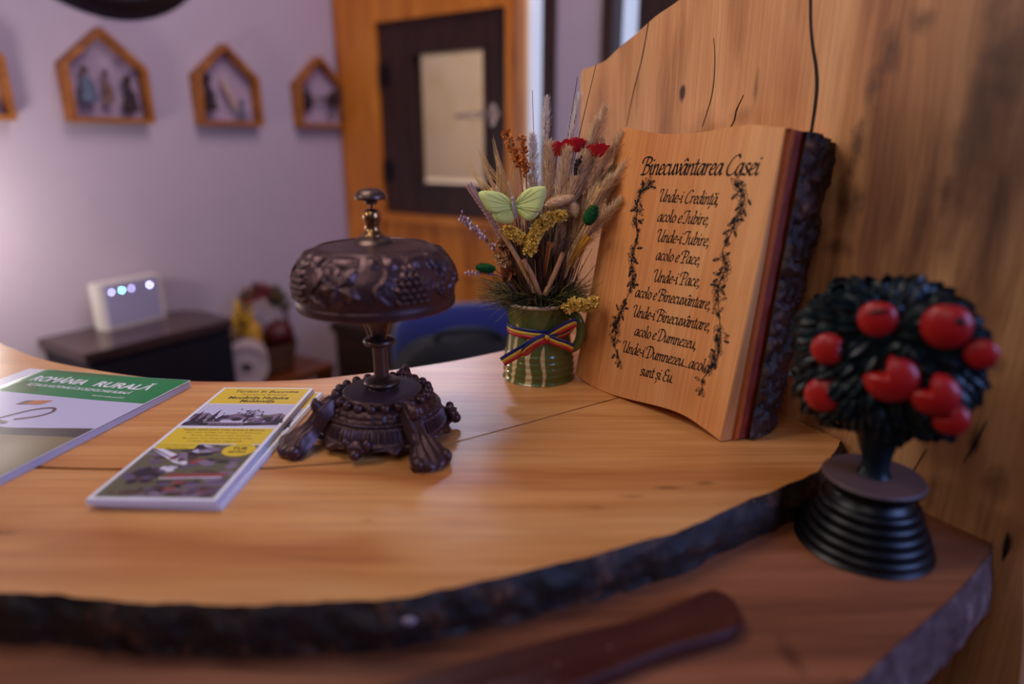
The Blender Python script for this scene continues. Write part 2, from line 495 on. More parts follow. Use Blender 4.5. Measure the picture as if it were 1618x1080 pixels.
# what the window looks out on: a pale rendered courtyard wall above light paving, with two shrubs
o = MB().box((-3.6, 2.6, .0), (2.6, 2.7, 2.6)).build('courtyard_wall', plain('courtyard_render', lin(150, 128, 108), .9, noise_amt=.2, nscale=3), smooth=False)
o.location = W2; o.rotation_euler = (0, 0, A2); tag(o, kind='structure')
o = MB().box((-3.6, .16, .94), (2.6, 2.6, 1.0)).build('courtyard_ground', plain('courtyard_paving', lin(214, 190, 172), .9, noise_amt=.1, nscale=6), smooth=False)
o.location = W2; o.rotation_euler = (0, 0, A2); tag(o, kind='structure')
m_leaf_out = plain('shrub_green', lin(120, 170, 50), .7)
for i, (x, y, z, n) in enumerate(((1.02, 1.5, 1.86, 40), (.45, 1.7, 1.74, 25))):
    b = MB()
    for k in range(n):
        c = Vector((random.gauss(0, .05), random.gauss(0, .05), random.gauss(0, .05)))
        d = Vector((random.uniform(-1, 1), random.uniform(-1, 1), random.uniform(-1, 1))).normalized()
        s_ = d.orthogonal().normalized()*.014
        b.add([c, c+d*.03+s_, c+d*.07, c+d*.03-s_], [(0, 1, 2, 3)])
    b.tube([(0, 0, -.85), (.01, 0, -.4), (0, 0, 0)], [.008, .006, .003], 6)
    o = b.build('courtyard_shrub', m_leaf_out)
    p = W2 + w2*x + w1*y
    o.location = (p.x, p.y, z)
    tag(o, ['thin green sapling seen through the upper right of the window pane', 'thin green sapling seen through the upper left of the window pane'][i], 'plant')

# ------------------------------------------------------------------ reception desk
front = [(-1.10,.62),(-.85,.43),(-.60,.352),(-.42,.333),(-.2976,.3241),(-.2391,.3185),(-.1829,.3147),(-.1285,.3131),(-.0758,.3185),(-.0222,.3327),(.036,.3544),(.1015,.3821),(.1536,.4137),(.2145,.4529),(.2515,.4809),(.288,.525)]
back = [(.106,.862),(.0828,.8611),(.0511,.8341),(-.0072,.7897),(-.0818,.7399),(-.1772,.6977),(-.2487,.6790),(-.3527,.6772),(-.4335,.6977),(-.5291,.7353),(-.5883,.7666),(-.6342,.7977),(-.6709,.8254),(-.80,.95),(-.95,1.18)]
crack = [(-1.05,.60),(-.80,.52),(-.60,.492),(-.416,.483),(-.3788,.4776),(-.3159,.4744),(-.2075,.4754),(-.1685,.4809),(-.1092,.492),(-.0492,.5244),(-.0052,.5523),(.0561,.5937),(.1038,.6251),(.1336,.6465),(.20,.694)]
TH = .032
def wob(p, a, s, seed):
    n_ = noise.noise_vector(Vector((p[0]*s, p[1]*s, seed)))
    return (p[0]+n_.x*a, p[1]+n_.y*a)
fr = [wob(p, .0028, 38, 1.) for p in cr(front, 8)]
fr = [wob(p, .0012, 120, 4.) for p in fr]
bk = cr(back, 5)
ckb = cr(crack, 5)
ckw = [lerp(.0024, .0011, max(0, min(1, (p[0]+.35)/.5))) + .0006*noise.noise(Vector((p[0]*20, p[1]*20, 2))) for p in ckb]
ckf = [(p[0], p[1]-w_) for p, w_ in zip(ckb, ckw)]
ckB = [(p[0], p[1]+w_) for p, w_ in zip(ckb, ckw)]
desk = empty('reception_countertop', (0, 0, 0))
tag(desk, 'thick curved live edge wooden counter top with a crack running along it', 'counter')
b = MB(); b.prism(fr + [(.267, .574)] + ckf[::-1], CT-TH, CT)
b.build('plank', M['counter'], desk, False, recalc=True)
b = MB(); b.prism(ckB + bk, CT-TH, CT)
b.build('plank', M['counter'], desk, False, recalc=True)
# bark edge that follows the front of the slab
rows = []
NR = 9
frb = cr(front, 26)
for j in range(NR):
    q = j/(NR-1)
    row = []
    for i, p in enumerate(frb):
        t0 = Vector(frb[max(i-1, 0)]); t1 = Vector(frb[min(i+1, len(frb)-1)])
        d = (t1-t0).normalized(); nrm = Vector((d.y, -d.x))
        bul = .0035*sin(pi*min(1, q*1.15)) + .004*q
        nn = noise.noise(Vector((p[0]*70, p[1]*70, q*3))) * .003 + noise.noise(Vector((p[0]*180, p[1]*180, q*8))) * .0014
        pp = Vector(wob(wob(p, .0028, 38, 1.), .0012, 120, 4.)) if j == 0 else Vector(wob(p, .0028, 38, 1.))
        pp = pp + nrm*(bul + (nn if 0 < j else 0.0003))
        row.append((pp.x, pp.y, CT + .0002 - TH*q))
    rows.append(row)
rows.append([(p[0]*.97+.0, p[1]+.03, CT-TH) for p in frb])
b = MB(); b.grid(rows)
b.build('bark_edge', M['edge_bark'], desk, True, recalc=True)
# a glint of resin on the bark
b = MB(); b.ell((-.0595, .3155, CT-.013), (.005, .002, .003)); b.build('resin_bead', plain('resin', lin(150, 130, 140), .15), desk)

# lower board
st_edge = [(-1.1,.42),(-.8,.27),(-.45,.195),(-.15,.178),(.0,.195),(.10,.238),(.1847,.2891),(.2279,.3199),(.2828,.3593),(.3283,.3961),(.3475,.4140),(.3525,.4225),(.3455,.4345)]
se = [wob(p, .0012, 60, 7.) for p in cr(st_edge, 6)]
step = empty('lower_board', (0, 0, 0))
tag(step, 'lower wooden board jutting out under the counter top, with a rounded right end', 'board')
SB = .045
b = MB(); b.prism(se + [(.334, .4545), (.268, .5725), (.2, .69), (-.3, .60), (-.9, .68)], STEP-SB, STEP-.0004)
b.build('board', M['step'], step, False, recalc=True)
rows = []
seb = cr(st_edge, 16)
for j in range(7):
    q = j/6
    row = []
    for i, p in enumerate(seb):
        t0 = Vector(seb[max(i-1, 0)]); t1 = Vector(seb[min(i+1, len(seb)-1)])
        d = (t1-t0).normalized(); nrm = Vector((d.y, -d.x))
        pp = Vector(wob(p, .0012, 60, 7.)) + nrm*(.006*sin(pi*.5*q)+.0006 + (noise.noise(Vector((p[0]*60, p[1]*60, q*2)))*.0025 if j else 0))
        row.append((pp.x, pp.y, STEP-SB*q))
    rows.append(row)
b = MB(); b.grid(rows)
b.build('live_edge', M['live'], step, True, recalc=True)

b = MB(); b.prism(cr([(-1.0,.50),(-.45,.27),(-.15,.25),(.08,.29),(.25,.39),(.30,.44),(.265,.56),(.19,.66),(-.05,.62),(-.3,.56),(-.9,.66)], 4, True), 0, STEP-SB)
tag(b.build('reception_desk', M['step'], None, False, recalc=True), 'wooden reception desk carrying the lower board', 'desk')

# upright end slab
sa = Vector((.489, -.872, 0)).normalized(); sn = Vector((-sa.y, sa.x, 0)); SP = Vector((.267, .575, CT))
MS = Matrix(((sa.x, sn.x, 0, SP.x), (sa.y, sn.y, 0, SP.y), (0, 0, 1, SP.z), (0, 0, 0, 1)))
slab = empty('end_slab', mat=MS)
tag(slab, 'tall upright live edge wooden slab with cracks and knots closing the counter end', 'slab')
so = [(-.36,-1.05),(-.372,-.5),(-.379,.0134),(-.377,.147),(-.3726,.27),(-.3717,.3346),(-.352,.340),(-.3256,.3451),(-.305,.354),(-.2845,.3612),(-.2372,.3808),(-.2038,.3907),(-.15,.405),(-.08,.425),(.0,.435),(.07,.43),(.125,.41),(.138,.37),(.1480,.30),(.1620,.22),(.1755,.1366),(.1855,.0712),(.2050,-.0439),(.2190,-.1324),(.243,-.4),(.25,-1.05)]
sod = cr(so, 5)
b = MB()
n_ = len(sod)
vs = []
for (d, ins) in ((.006, .0), (0, .006), ):
    pass
lay = [(0.0, .005), (.004, .001), (.012, 0.), (.06, .004), (.07, .012)]
cx = (-.09, 0)
for d, ins in lay:
    for i, p in enumerate(sod):
        t0 = Vector(sod[max(i-1, 0)]); t1 = Vector(sod[min(i+1, n_-1)])
        dd = (t1-t0).normalized(); nr = Vector((-dd.y, dd.x))     # outward (path runs up the left side, clockwise)
        w_ = noise.noise(Vector((p[0]*30, p[1]*30, d*40)))*.002 if d > 0.003 else 0
        pp = Vector(p) + nr*(-ins + w_)
        vs.append((pp.x, d, max(pp.y, -1.05)))
fs = [list(range(n_))[::-1], [(len(lay)-1)*n_+k for k in range(n_)]]
for l in range(len(lay)-1):
    for k in range(n_):
        fs.append((l*n_+k, l*n_+(k+1) % n_, (l+1)*n_+(k+1) % n_, (l+1)*n_+k))
b.add(vs, fs)
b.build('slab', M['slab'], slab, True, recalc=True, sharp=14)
def crackline(pts, ws, name='crack'):
    P = cr(pts, 8); Wd = [w_[0] for w_ in cr([(x, 0) for x in ws], 8)]
    rows = [[(p[0]-w_, -.0004, p[1]), (p[0]-w_*.3, -.0007, p[1]), (p[0]+w_*.3, -.0007, p[1]), (p[0]+w_, -.0004, p[1])] for p, w_ in zip(P, Wd)]
    b = MB(); b.grid(rows); b.build(name, M['groove'], slab, False)
crackline([(-.045,.43),(-.0371,.3635),(-.0314,.3338),(-.0232,.3085),(-.0201,.2884),(-.0207,.2552),(-.024,.20)], [.0014,.0014,.0014,.0017,.0017,.0014,.001])
crackline([(-.2380,.384),(-.2419,.3752),(-.2494,.341),(-.2626,.3021),(-.2713,.2678)], [.0012,.0008,.0007,.0006,.0003])
crackline([(-.1434,.3474),(-.139,.3242),(-.1397,.2951),(-.1492,.2654)], [.0002,.0004,.0005,.0003])
crackline([(-.099,.293),(-.106,.280),(-.108,.270),(-.116,.258)], [.0003,.0008,.0007,.0006])
crackline([(.0155,.118),(.011,.106),(.006,.094)], [.0004,.0013,.0004])
crackline([(.1845,-.018),(.186,-.0298),(.1855,-.042)], [.0004,.0022,.0004])
crackline([(.156,.058),(.152,.038),(.147,.02)], [.0003,.0009,.0003])
crackline([(.12,.02),(.112,-.01),(.108,-.05)], [.0003,.0006,.0003])

# ------------------------------------------------------------------ broad-nib lettering
G = {
 'a': ([[(.46,.86),(.3,1),(.1,.74),(.02,.33),(.12,.0),(.3,.16),(.45,.8)],[(.49,1.0),(.46,.14),(.5,.0),(.62,.13)]], .62),
 'b': ([[(.0,1.62),(.1,1.75)],[(.1,1.75),(.1,.08)],[(.1,.6),(.3,1),(.43,.75),(.4,.3),(.22,.0),(.09,.1)]], .54),
 'c': ([[(.42,.85),(.28,1),(.08,.7),(.05,.25),(.2,0),(.42,.17)]], .48),
 'd': ([[(.46,.86),(.3,1),(.1,.74),(.02,.33),(.12,.0),(.3,.16),(.45,.8)],[(.38,1.62),(.48,1.75)],[(.48,1.75),(.46,.14)],[(.46,.14),(.5,.0),(.62,.13)]], .62),
 'e': ([[(.07,.45),(.3,.58),(.41,.82),(.28,1),(.1,.74),(.04,.3),(.2,0),(.42,.17)]], .48),
 'i': ([[(-.02,.84),(.09,1)],[(.09,1),(.09,.14)],[(.09,.14),(.15,.0),(.27,.13)],[(.13,1.42),(.17,1.36)]], .29),
 'l': ([[(-.01,1.62),(.1,1.75)],[(.1,1.75),(.1,.14)],[(.1,.14),(.16,.0),(.28,.13)]], .3),
 'm': ([[(-.02,.84),(.09,1)],[(.09,1),(.09,0)],[(.09,.55),(.28,.95),(.38,.92),(.4,.7)],[(.4,.75),(.4,0)],[(.4,.55),(.58,.95),(.69,.92),(.71,.7)],[(.71,.75),(.7,.14)],[(.7,.14),(.76,0),(.88,.13)]], .9),
 'n': ([[(-.02,.84),(.09,1)],[(.09,1),(.09,0)],[(.09,.55),(.29,.95),(.42,.92),(.44,.7)],[(.44,.75),(.43,.14)],[(.43,.14),(.49,0),(.61,.13)]], .62),
 'o': ([[(.26,1),(.07,.7),(.06,.28),(.22,0),(.43,.3),(.43,.72),(.26,1)]], .52),
 'r': ([[(-.02,.84),(.09,1)],[(.09,1),(.09,0)],[(.09,.6),(.25,.93),(.4,.92)]], .42),
 's': ([[(.38,.88),(.24,1),(.08,.82),(.2,.55),(.35,.28),(.2,0),(.02,.12)]], .43),
 't': ([[(.13,1.38),(.12,.16)],[(.12,.16),(.18,0),(.3,.13)],[(-.04,1),(.3,1)]], .33),
 'u': ([[(-.02,.84),(.08,1)],[(.08,1),(.08,.3)],[(.08,.3),(.16,0),(.32,.18),(.45,.6)],[(.47,1),(.46,.14)],[(.46,.14),(.52,0),(.63,.13)]], .63),
 'v': ([[(-.02,.86),(.07,1),(.13,.5),(.2,.02)],[(.2,.02),(.38,.4),(.43,.85),(.35,1)]], .5),
 'z': ([[(.03,.94),(.42,.94)],[(.42,.94),(.02,.05)],[(.02,.05),(.44,.05)]], .48),
 '-': ([[(.02,.5),(.12,.56),(.24,.46),(.34,.52)]], .38),
 ',': ([[(.06,.12),(.12,.02),(.02,-.3)]], .26),
 '.': ([[(.05,.09),(.1,.02)]], .24),
 ' ': ([], .30),
 'B': ([[(-.14,1.12),(-.14,1.5),(.12,1.7),(.46,1.7),(.74,1.48),(.6,1.1),(.3,.93)],[(.3,.93),(.68,.8),(.7,.32),(.4,.03),(.03,.0)],[(.3,1.66),(.17,.0)]], .82),
 'C': ([[(.78,1.5),(.62,1.74),(.26,1.42),(.05,.7),(.14,.1),(.42,-.02),(.7,.25)]], .76),
 'U': ([[(-.2,1.3),(-.14,1.6),(.06,1.7),(.2,1.62)],[(.2,1.66),(.14,.4)],[(.14,.4),(.24,0),(.48,.2),(.62,.7)],[(.7,1.7),(.62,.14)],[(.62,.14),(.68,0),(.8,.13)]], .84),
 'I': ([[(-.2,1.3),(-.12,1.6),(.08,1.7),(.46,1.68)],[(.34,1.68),(.29,.3)],[(.29,.3),(.14,-.02),(-.12,.08)]], .5),
 'P': ([[(.3,1.66),(.22,0)],[(.0,.0),(.42,.0)],[(-.14,1.12),(-.12,1.5),(.15,1.7),(.5,1.7),(.75,1.42),(.6,.95),(.28,.8)]], .72),
 'D': ([[(.3,1.66),(.2,.0)],[(-.16,1.15),(-.14,1.5),(.18,1.72),(.6,1.62),(.84,1.05),(.66,.3),(.3,.0),(.02,.0)]], .9),
 'E': ([[(.62,1.5),(.44,1.74),(.16,1.42),(.24,.98),(.46,.9)],[(.42,.92),(.12,.7),(.1,.2),(.34,-.02),(.64,.22)]], .66),
}
G['â'] = (G['a'][0] + [[(.14,1.28),(.3,1.5)],[(.3,1.5),(.46,1.28)]], .62)
G['ă'] = (G['a'][0] + [[(.12,1.46),(.22,1.32),(.36,1.34),(.48,1.48)]], .62)
G['ț'] = (G['t'][0] + [[(.16,-.24),(.18,-.36),(.08,-.55)]], .33)
G['ș'] = (G['s'][0] + [[(.2,-.24),(.22,-.36),(.12,-.55)]], .43)
NIB = [(cos(2*pi*k/10)*.110, sin(2*pi*k/10)*.042) for k in range(10)]
NA = radians(38)
NIB = [(x*cos(NA)-y*sin(NA), x*sin(NA)+y*cos(NA)) for x, y in NIB]
def hull(P):
    P = sorted(set((round(x, 6), round(y, 6)) for x, y in P))
    def half(P):
        h = []
        for p in P:
            while len(h) > 1 and (h[-1][0]-h[-2][0])*(p[1]-h[-2][1]) - (h[-1][1]-h[-2][1])*(p[0]-h[-2][0]) <= 0: h.pop()
            h.append(p)
        return h
    a, c = half(P), half(P[::-1])
    return a[:-1] + c[:-1]
def text_width(s): return sum(G[c][1] for c in s)
def letter_polys(s, x0, y0, x1, y1, xh, cap=1.0, weight=1.0):
    """polygons for a line whose baseline runs from (x0,y0) to (x1,y1); xh = x-height"""
    W_ = text_width(s); L = sqrt((x1-x0)**2 + (y1-y0)**2); ux, uy = (x1-x0)/L, (y1-y0)/L
    sx = L/W_
    out = []
    px = 0
    for ch in s:
        strokes, adv = G[ch]
        for st in strokes:
            pts = cr(st, 6) if len(st) > 2 else st
            def mp(p):
                X = (px + p[0])*sx + .20*p[1]*xh; Y = p[1]*xh
                return (x0 + X*ux - Y*uy, y0 + X*uy + Y*ux)
            for i in range(len(pts)-1):
                q = []
                for e in (pts[i], pts[i+1]):
                    cx_, cy_ = mp(e)
                    q += [(cx_ + nx*xh*weight*.95, cy_ + ny*xh*weight) for nx, ny in NIB]
                out.append(hull(q))
        px += adv
    return out

# ------------------------------------------------------------------ blessing plaque
pa = Vector((.576, -.817, 0)).normalized(); pn = Vector((-pa.y, pa.x, 0))
LEAN = radians(9.648)
pu = Vector((0, 0, 1))*cos(LEAN) + pn*sin(LEAN); py_ = pa.cross(pu) * -1
if py_.dot(pn) < 0: py_ = -py_
PP = Vector((.0704, .681, CT + .0012))
MPq = Matrix(((pa.x, py_.x, pu.x, PP.x), (pa.y, py_.y, pu.y, PP.y), (pa.z, py_.z, pu.z, PP.z), (0, 0, 0, 1)))
plaque = empty('house_blessing_plaque', mat=MPq)
tag(plaque, 'wooden plaque lettered Binecuvântarea Casei with a bark side, leaning on the upright slab', 'plaque')
bot = [(-.0036,.0040),(.02,-.0002),(.045,-.0012),(.07,.0006),(.10,.0046),(.128,.0080),(.15,.0084),(.17,.0050),(.1925,-.0004)]
top = [(.1915,.2640),(.178,.2655),(.1612,.2668),(.146,.2662),(.131,.2645),(.115,.2622),(.098,.2606),(.08,.2600),(.0615,.2606),(.04,.2630),(.02,.2665),(.0028,.2672)]
lefts = [(.0016,.22),(.0012,.17),(.0004,.12),(-.0012,.07)]
rights = [(.1932,.06),(.1935,.12),(.1935,.17),(.1925,.22)]
outl = cr(bot, 5) + cr([bot[-1]]+rights+[top[0]], 5)[1:-1] + cr(top, 5) + cr([top[-1]]+lefts+[bot[0]], 4)[1:-1]
PD = .058
no = len(outl)
b = MB()
vs = []
lay = [(0, .0010), (.0010, 0), (.020, 0), (PD, .001)]
for d, ins in lay:
    for i, p in enumerate(outl):
        x, z = p
        e = max(0, min(1, (x-.15)/.04))
        x2 = x + e*.0045*min(1, d/.020)
        # the foot is cut so that it stands flat although it leans back
        zz = z + d*math.tan(LEAN)*max(0, 1 - z/.26)
        x2 = lerp(x2, .1, ins/.1); zz = lerp(zz, .13, ins/.13)
        vs.append((x2, d, zz))
fs = [list(range(no)), [3*no+k for k in range(no)][::-1]]
for l in range(3):
    for k in range(no):
        fs.append((l*no+(k+1) % no, l*no+k, (l+1)*no+k, (l+1)*no+(k+1) % no))
b.add(vs, fs); b.build('board', M['plaque'], plaque, True, recalc=True, sharp=12)
# red inner bark strip and rough outer bark down the right side
def side_strip(name, d0, d1, nd, x_at, mat, rough_a, sub):
    rows = []
    nz_ = 90 if sub else 40
    for i in range(nz_+1):
        q = i/nz_
        z0_ = lerp(.0004, .2632, q)
        row = []
        for j in range(nd+1):
            d = lerp(d0(q), d1(q), j/nd)
            z = z0_ + d*math.tan(LEAN)*(1-q) - (.0 if not sub else .03*max(0, d-.02)*q*2)
            base = lerp(.1935, .1915, q)
            x = base + x_at(j/nd)
            if rough_a and 0 < j < nd:
                c = noise.voronoi(Vector((d*52, z*27, 3.1)))[0]
                x += rough_a*(min(.4, c[1]-c[0])*1.7 + noise.noise(Vector((d*160, z*160, 0)))*.5 + noise.noise(Vector((d*420, z*420, 5)))*.3)
            row.append((x, d, z))
        rows.append(row)
    # close ends towards the board
    rows = [[(.18, p[1], p[2]) for p in rows[0]]] + rows + [[(.18, p[1], p[2]) for p in rows[-1]]]
    b = MB(); b.grid(rows); b.build(name, mat, plaque, not sub or True, recalc=True)
side_strip('cambium_strip', lambda q: lerp(.0120, .0012, q), lambda q: lerp(.0180, .0080, q), 5, lambda u: .0048 + .0006*u, M['cambium'], .0008, False)
side_strip('inner_bark_strip', lambda q: lerp(.0172, .0072, q), lambda q: lerp(.0262, .0170, q), 6, lambda u: .0056 + .0022*u, M['cambium2'], .0016, False)
side_strip('bark', lambda q: lerp(.0228, .0138, q), lambda q: .0635, 26, lambda u: .0064 + .0080*sin(pi*min(1, u*.75+.22)) - (.006 if u > .97 else 0), M['bark'], .0065, True)

# engraved text
b = MB()
def put(polys):
    for h in polys:
        if len(h) > 2: b.add([(x, -.00025, z) for x, z in h], [list(range(len(h)))])
lines = [
 ('Binecuvântarea Casei', (.0448,.2218), (.1758,.2263), .0097, 1.06),
 ('Unde-i Credință,', (.0742,.1978), (.1425,.1995), .0068, 1),
 ('acolo e Iubire,', (.0762,.1792), (.1362,.1815), .0067, 1),
 ('Unde-i Iubire,', (.0802,.1605), (.1412,.1632), .0068, 1),
 ('acolo e Pace,', (.0828,.1434), (.1352,.1458), .0066, 1),
 ('Unde-i Pace,', (.0850,.1226), (.1395,.1268), .0068, 1),
 ('acolo e Binecuvântare,', (.0648,.1041), (.1555,.1092), .0067, 1),
 ('Unde-i Binecuvântare,', (.0668,.0845), (.1595,.0905), .0068, 1),
 ('acolo e Dumnezeu,', (.0727,.0667), (.1490,.0712), .0067, 1),
 ('Unde-i Dumnezeu...acolo', (.0612,.0466), (.1662,.0546), .0068, 1),
 ('sunt și Eu.', (.0893,.0302), (.1305,.0342), .0067, 1),
]
for s_, p0, p1, xh, wt in lines:
    put(letter_polys(s_, p0[0], p0[1], p1[0], p1[1], xh, weight=wt))
b.build('lettering', M['ink'], plaque, False)
b = MB()
def thin(pts, w_=.00022):
    for i in range(len(pts)-1):
        a, c = Vector(pts[i]), Vector(pts[i+1])
        if (c-a).length < 1e-7: continue
        d = (c-a).normalized(); s_ = Vector((-d.y, d.x))*w_
        a = a-d*w_*.5; c = c+d*w_*.5
        put([[tuple(a-s_), tuple(c-s_), tuple(c+s_), tuple(a+s_)]])
rv = random.Random(5)
def flower(x, z, r, rot):
    for k in range(5):
        a = rot + k*2*pi/5
        pts = [(x+cos(a)*r*.25, z+sin(a)*r*.25)]
        for (da, q) in ((-.55, .75), (-.28, 1.0), (0, .92), (.28, 1.0), (.55, .75)):
            pts.append((x+cos(a+da)*r*q, z+sin(a+da)*r*q))
        pts.append(pts[0])
        thin(cr(pts, 3), .00018)
        thin([(x, z), (x+cos(a)*r*.55, z+sin(a)*r*.55)], .0002)
    put([[(x+cos(k*pi/4)*r*.27, z+sin(k*pi/4)*r*.27) for k in range(8)]])
def leaf(x, z, a, L, dark=False):
    pts = [(0,0),(.3,.22),(.65,.2),(1,0),(.65,-.2),(.3,-.22),(0,0)]
    P = [(x+L*(p[0]*cos(a)-p[1]*sin(a)), z+L*(p[0]*sin(a)+p[1]*cos(a))) for p in pts]
    thin(cr(P, 3), .00018); thin([(x, z), (x+L*cos(a)*.95, z+L*sin(a)*.95)], .0002)
    if dark: thin([(x, z), (x+L*cos(a)*.8, z+L*sin(a)*.8)], .0007)
def vine(pts, wide):
    P = cr(pts, 10)
    thin(P, .0004)
    L = [0]
    for i in range(1, len(P)): L.append(L[-1] + (Vector(P[i])-Vector(P[i-1])).length)
    s_ = .001
    k = 0
    while s_ < L[-1]:
        i = min(range(len(P)), key=lambda j: abs(L[j]-s_)); p = P[i]
        # blossoms bunch up in three clusters with thin stretches of stem between them
        ph = (s_/L[-1]*3.0) % 1.0
        big = ph < .72
        r = rv.uniform(.0036, .0052)*wide if big else rv.uniform(.0022, .003)
        if big or k % 2 == 0:
            flower(p[0]+rv.uniform(-.0026, .0026), p[1], r, rv.random()*6)
        for q in range(2 if big else 1):
            a_ = rv.random()*6.28
            leaf(p[0]+cos(a_)*r*.9, p[1]+sin(a_)*r*.9, a_+rv.uniform(-.4, .4), rv.uniform(.004, .0075), rv.random() < .55)
        s_ += r*1.45 if big else .0065
        k += 1
    p = P[-1]
    for a_ in (-1.2, -1.9, -2.6): leaf(p[0], p[1], a_, .008, a_ == -1.9)
    p = P[0]
    for a_ in (1.5, .4, 2.4): leaf(p[0], p[1], a_, .008, a_ == .4)
vine([(.0575,.2135),(.047,.199),(.0500,.1747),(.0545,.1596),(.0520,.1404),(.0575,.1224),(.0544,.099),(.0466,.0745),(.0501,.0486),(.0603,.0366)], .95)
vine([(.1563,.2175),(.1679,.2073),(.1633,.191),(.1612,.1773),(.1564,.1605),(.1625,.1473),(.1600,.1324),(.1625,.116),(.1680,.1007),(.1725,.0824),(.1717,.0649),(.1623,.0475),(.164,.0391)], 1.08)
b.build('flower_vine', M['ink'], plaque, False)

# ------------------------------------------------------------------ desk bell
BC = Vector((-.1145, .545, CT))
bell = empty('desk_bell', BC)
tag(bell, 'ornate dark cast metal desk bell with grape relief dome on scroll feet', 'bell')

def smooth(e0, e1, x):
    t = max(0, min(1, (x-e0)/(e1-e0))); return t*t*(3-2*t)
domep = cr([(.0660,.1130),(.0692,.1130),(.0702,.1150),(.0704,.1195),(.0694,.1210),(.0697,.1240),(.0708,.1310),(.0704,.1385),(.0682,.1465),(.0636,.1540),(.0575,.1602),(.0515,.1645),(.0480,.1660),(.0458,.1648),(.0390,.1654),(.0280,.1668),(.0150,.1680)], 7)
LEAF = radians(-100)
def dome_h(th, z):
    h = 0.0
    zt = smooth(.1225, .1255, z)*(1-smooth(.161, .1655, z))*1.25
    if zt <= 0: return 0
    R = .068
    for k in range(4):
        # bunch of grapes
        a = (th - radians(-54) - k*pi/2 + pi) % (2*pi) - pi
        x = a*R
        if abs(x) < .016 and .124 < z < .158:
            half = .0135*(1-smooth(.142, .162, z)*.75)
            s_ = .0058
            row = round((z-.1275)/(s_*.9)); ox = (row % 2)*s_*.5
            cz = .1275+row*s_*.9; cx_ = round((x-ox)/s_)*s_+ox
            if abs(cx_) <= half and .126 < cz < .157:
                d2 = ((x-cx_)**2+(z-cz)**2)/(s_*.52)**2
                if d2 < 1: h = max(h, .0030*sqrt(1-d2))
        # five-lobed vine leaf
        a = (th - LEAF - k*pi/2 + pi) % (2*pi) - pi
        x, y = a*R+.004, (z-.142)*1.05
        r = sqrt(x*x+y*y); ph = atan2(y, x)+.5
        rl = .0175*(.74+.24*cos(5*ph)+.06*cos(15*ph))
        if r < rl:
            edge = smooth(rl, rl*.72, r)
            vein = max(0, 1-abs(sin(2.5*ph))*r/.0012)
            h = max(h, .0012+.0012*edge*(.6+.4*cos(5*ph)) + .0010*vein)
        elif r < rl+.002:
            h = max(h, .0012*(1-(r-rl)/.002))
        # tendrils either side of the grapes
        a = (th - radians(-54) - k*pi/2 - .40 + pi) % (2*pi) - pi
        for (off, am, fq, ph0) in ((0, .0045, 300, 0), (.006, .004, 250, 1.2)):
            d = abs(a*R - off - am*sin((z-.12)*fq + ph0))
            if d < .0021: h = max(h, .0024*(1-(d/.0021)**2))
        a = (th - radians(-54) - k*pi/2 + .36 + pi) % (2*pi) - pi
        d = abs(a*R - .005*sin((z-.118)*210 + .6))
        if d < .0022: h = max(h, .0024*(1-(d/.0022)**2))
    # leafy border at the shoulder
    h = max(h, .0022*smooth(.154, .158, z)*(1-smooth(.160, .165, z))*(.5+.5*sin(th*16+2*sin(th*5))))
    h += .0003*noise.noise(Vector((th*30, z*500, 0)))
    return h*zt
def dome_fn(th, r, z, t):
    h = dome_h(th, z)
    if h == 0: return r, DZ(z)
    up = smooth(.145, .168, z)
    return r + h*(1-.5*up), DZ(z + h*up*.9)
b = MB()
b.lathe([(.0,.160),(.046,.157),(.057,.143),(.0615,.121),(.0620,.1188)], 64)
DZ = lambda z: z + .0058*(1 - max(0, min(1, (z-.113)/.055))*.45)
domep = [(r*.94, z) for r, z in domep]
dp = []
for i in range(len(domep)-1):
    a, c = domep[i], domep[i+1]
    n_ = max(1, int(sqrt((a[0]-c[0])**2+(a[1]-c[1])**2)/.0009))
    for k in range(n_): dp.append((lerp(a[0], c[0], k/n_), lerp(a[1], c[1], k/n_)))
dp.append(domep[-1])
dp = [(r, z) for r, z in dp]
b.lathe(dp, 420, fn=dome_fn)
b.build('dome', M['iron'], bell)
b = MB(); b.lathe(cr([(.0, .1640),(.0185,.1670),(.0190,.1690),(.0172,.1718),(.0140,.1745),(.0095,.1765),(.0082,.1772),(.0,.1772)], 4), 40)
b.build('dome_cap', M['iron2'], bell)
b = MB(); b.lathe(cr([(.0, .1765),(.0086,.1768),(.0084,.1785),(.0066,.1815),(.0062,.1850),(.0072,.1895),(.0075,.1920),(.0068,.1955),(.0048,.1980),(.0,.1985)], 4), 32)
b.build('neck', M['brass'], bell)
b = MB(); b.tube([(0,0,.195),(0,0,.205)], .0012, 8)
b.lathe(cr([(.0,.2020),(.0045,.2022),(.0050,.2045),(.0075,.2055),(.0120,.2060),(.0129,.2072),(.0118,.2105),(.0085,.2135),(.004,.2146),(.0,.2148)], 4), 36)
b.build('push_knob', M['iron2'], bell)
b = MB()
b.lathe(cr([(.0,.0395),(.0150,.0400),(.0128,.0425),(.0118,.0440),(.0150,.0465),(.0156,.0490),(.0130,.0515),(.0085,.0535),(.0066,.0550)], 4), 36)
b.lathe([(.0066,.0550),(.0064,.0620),(.0068,.0820)], 32)
b.lathe(cr([(.0068,.0815),(.0085,.0825),(.0132,.0840),(.0140,.0868),(.0120,.0890),(.0075,.0905),(.0060,.0915)], 4), 36)
b.lathe([(.0058,.0900),(.0075,.0940),(.0150,.1120),(.0155,.1180),(.010,.1185),(.0,.150)], 32)
b.build('stem', M['iron2'], bell)
b = MB()
for s_ in (-1, 1):
    b.tube([(s_*.0135, -.010, .116), (s_*.0070, -.009, .0905)], .0006, 6)
b.build('spring_wire', M['brass'], bell)

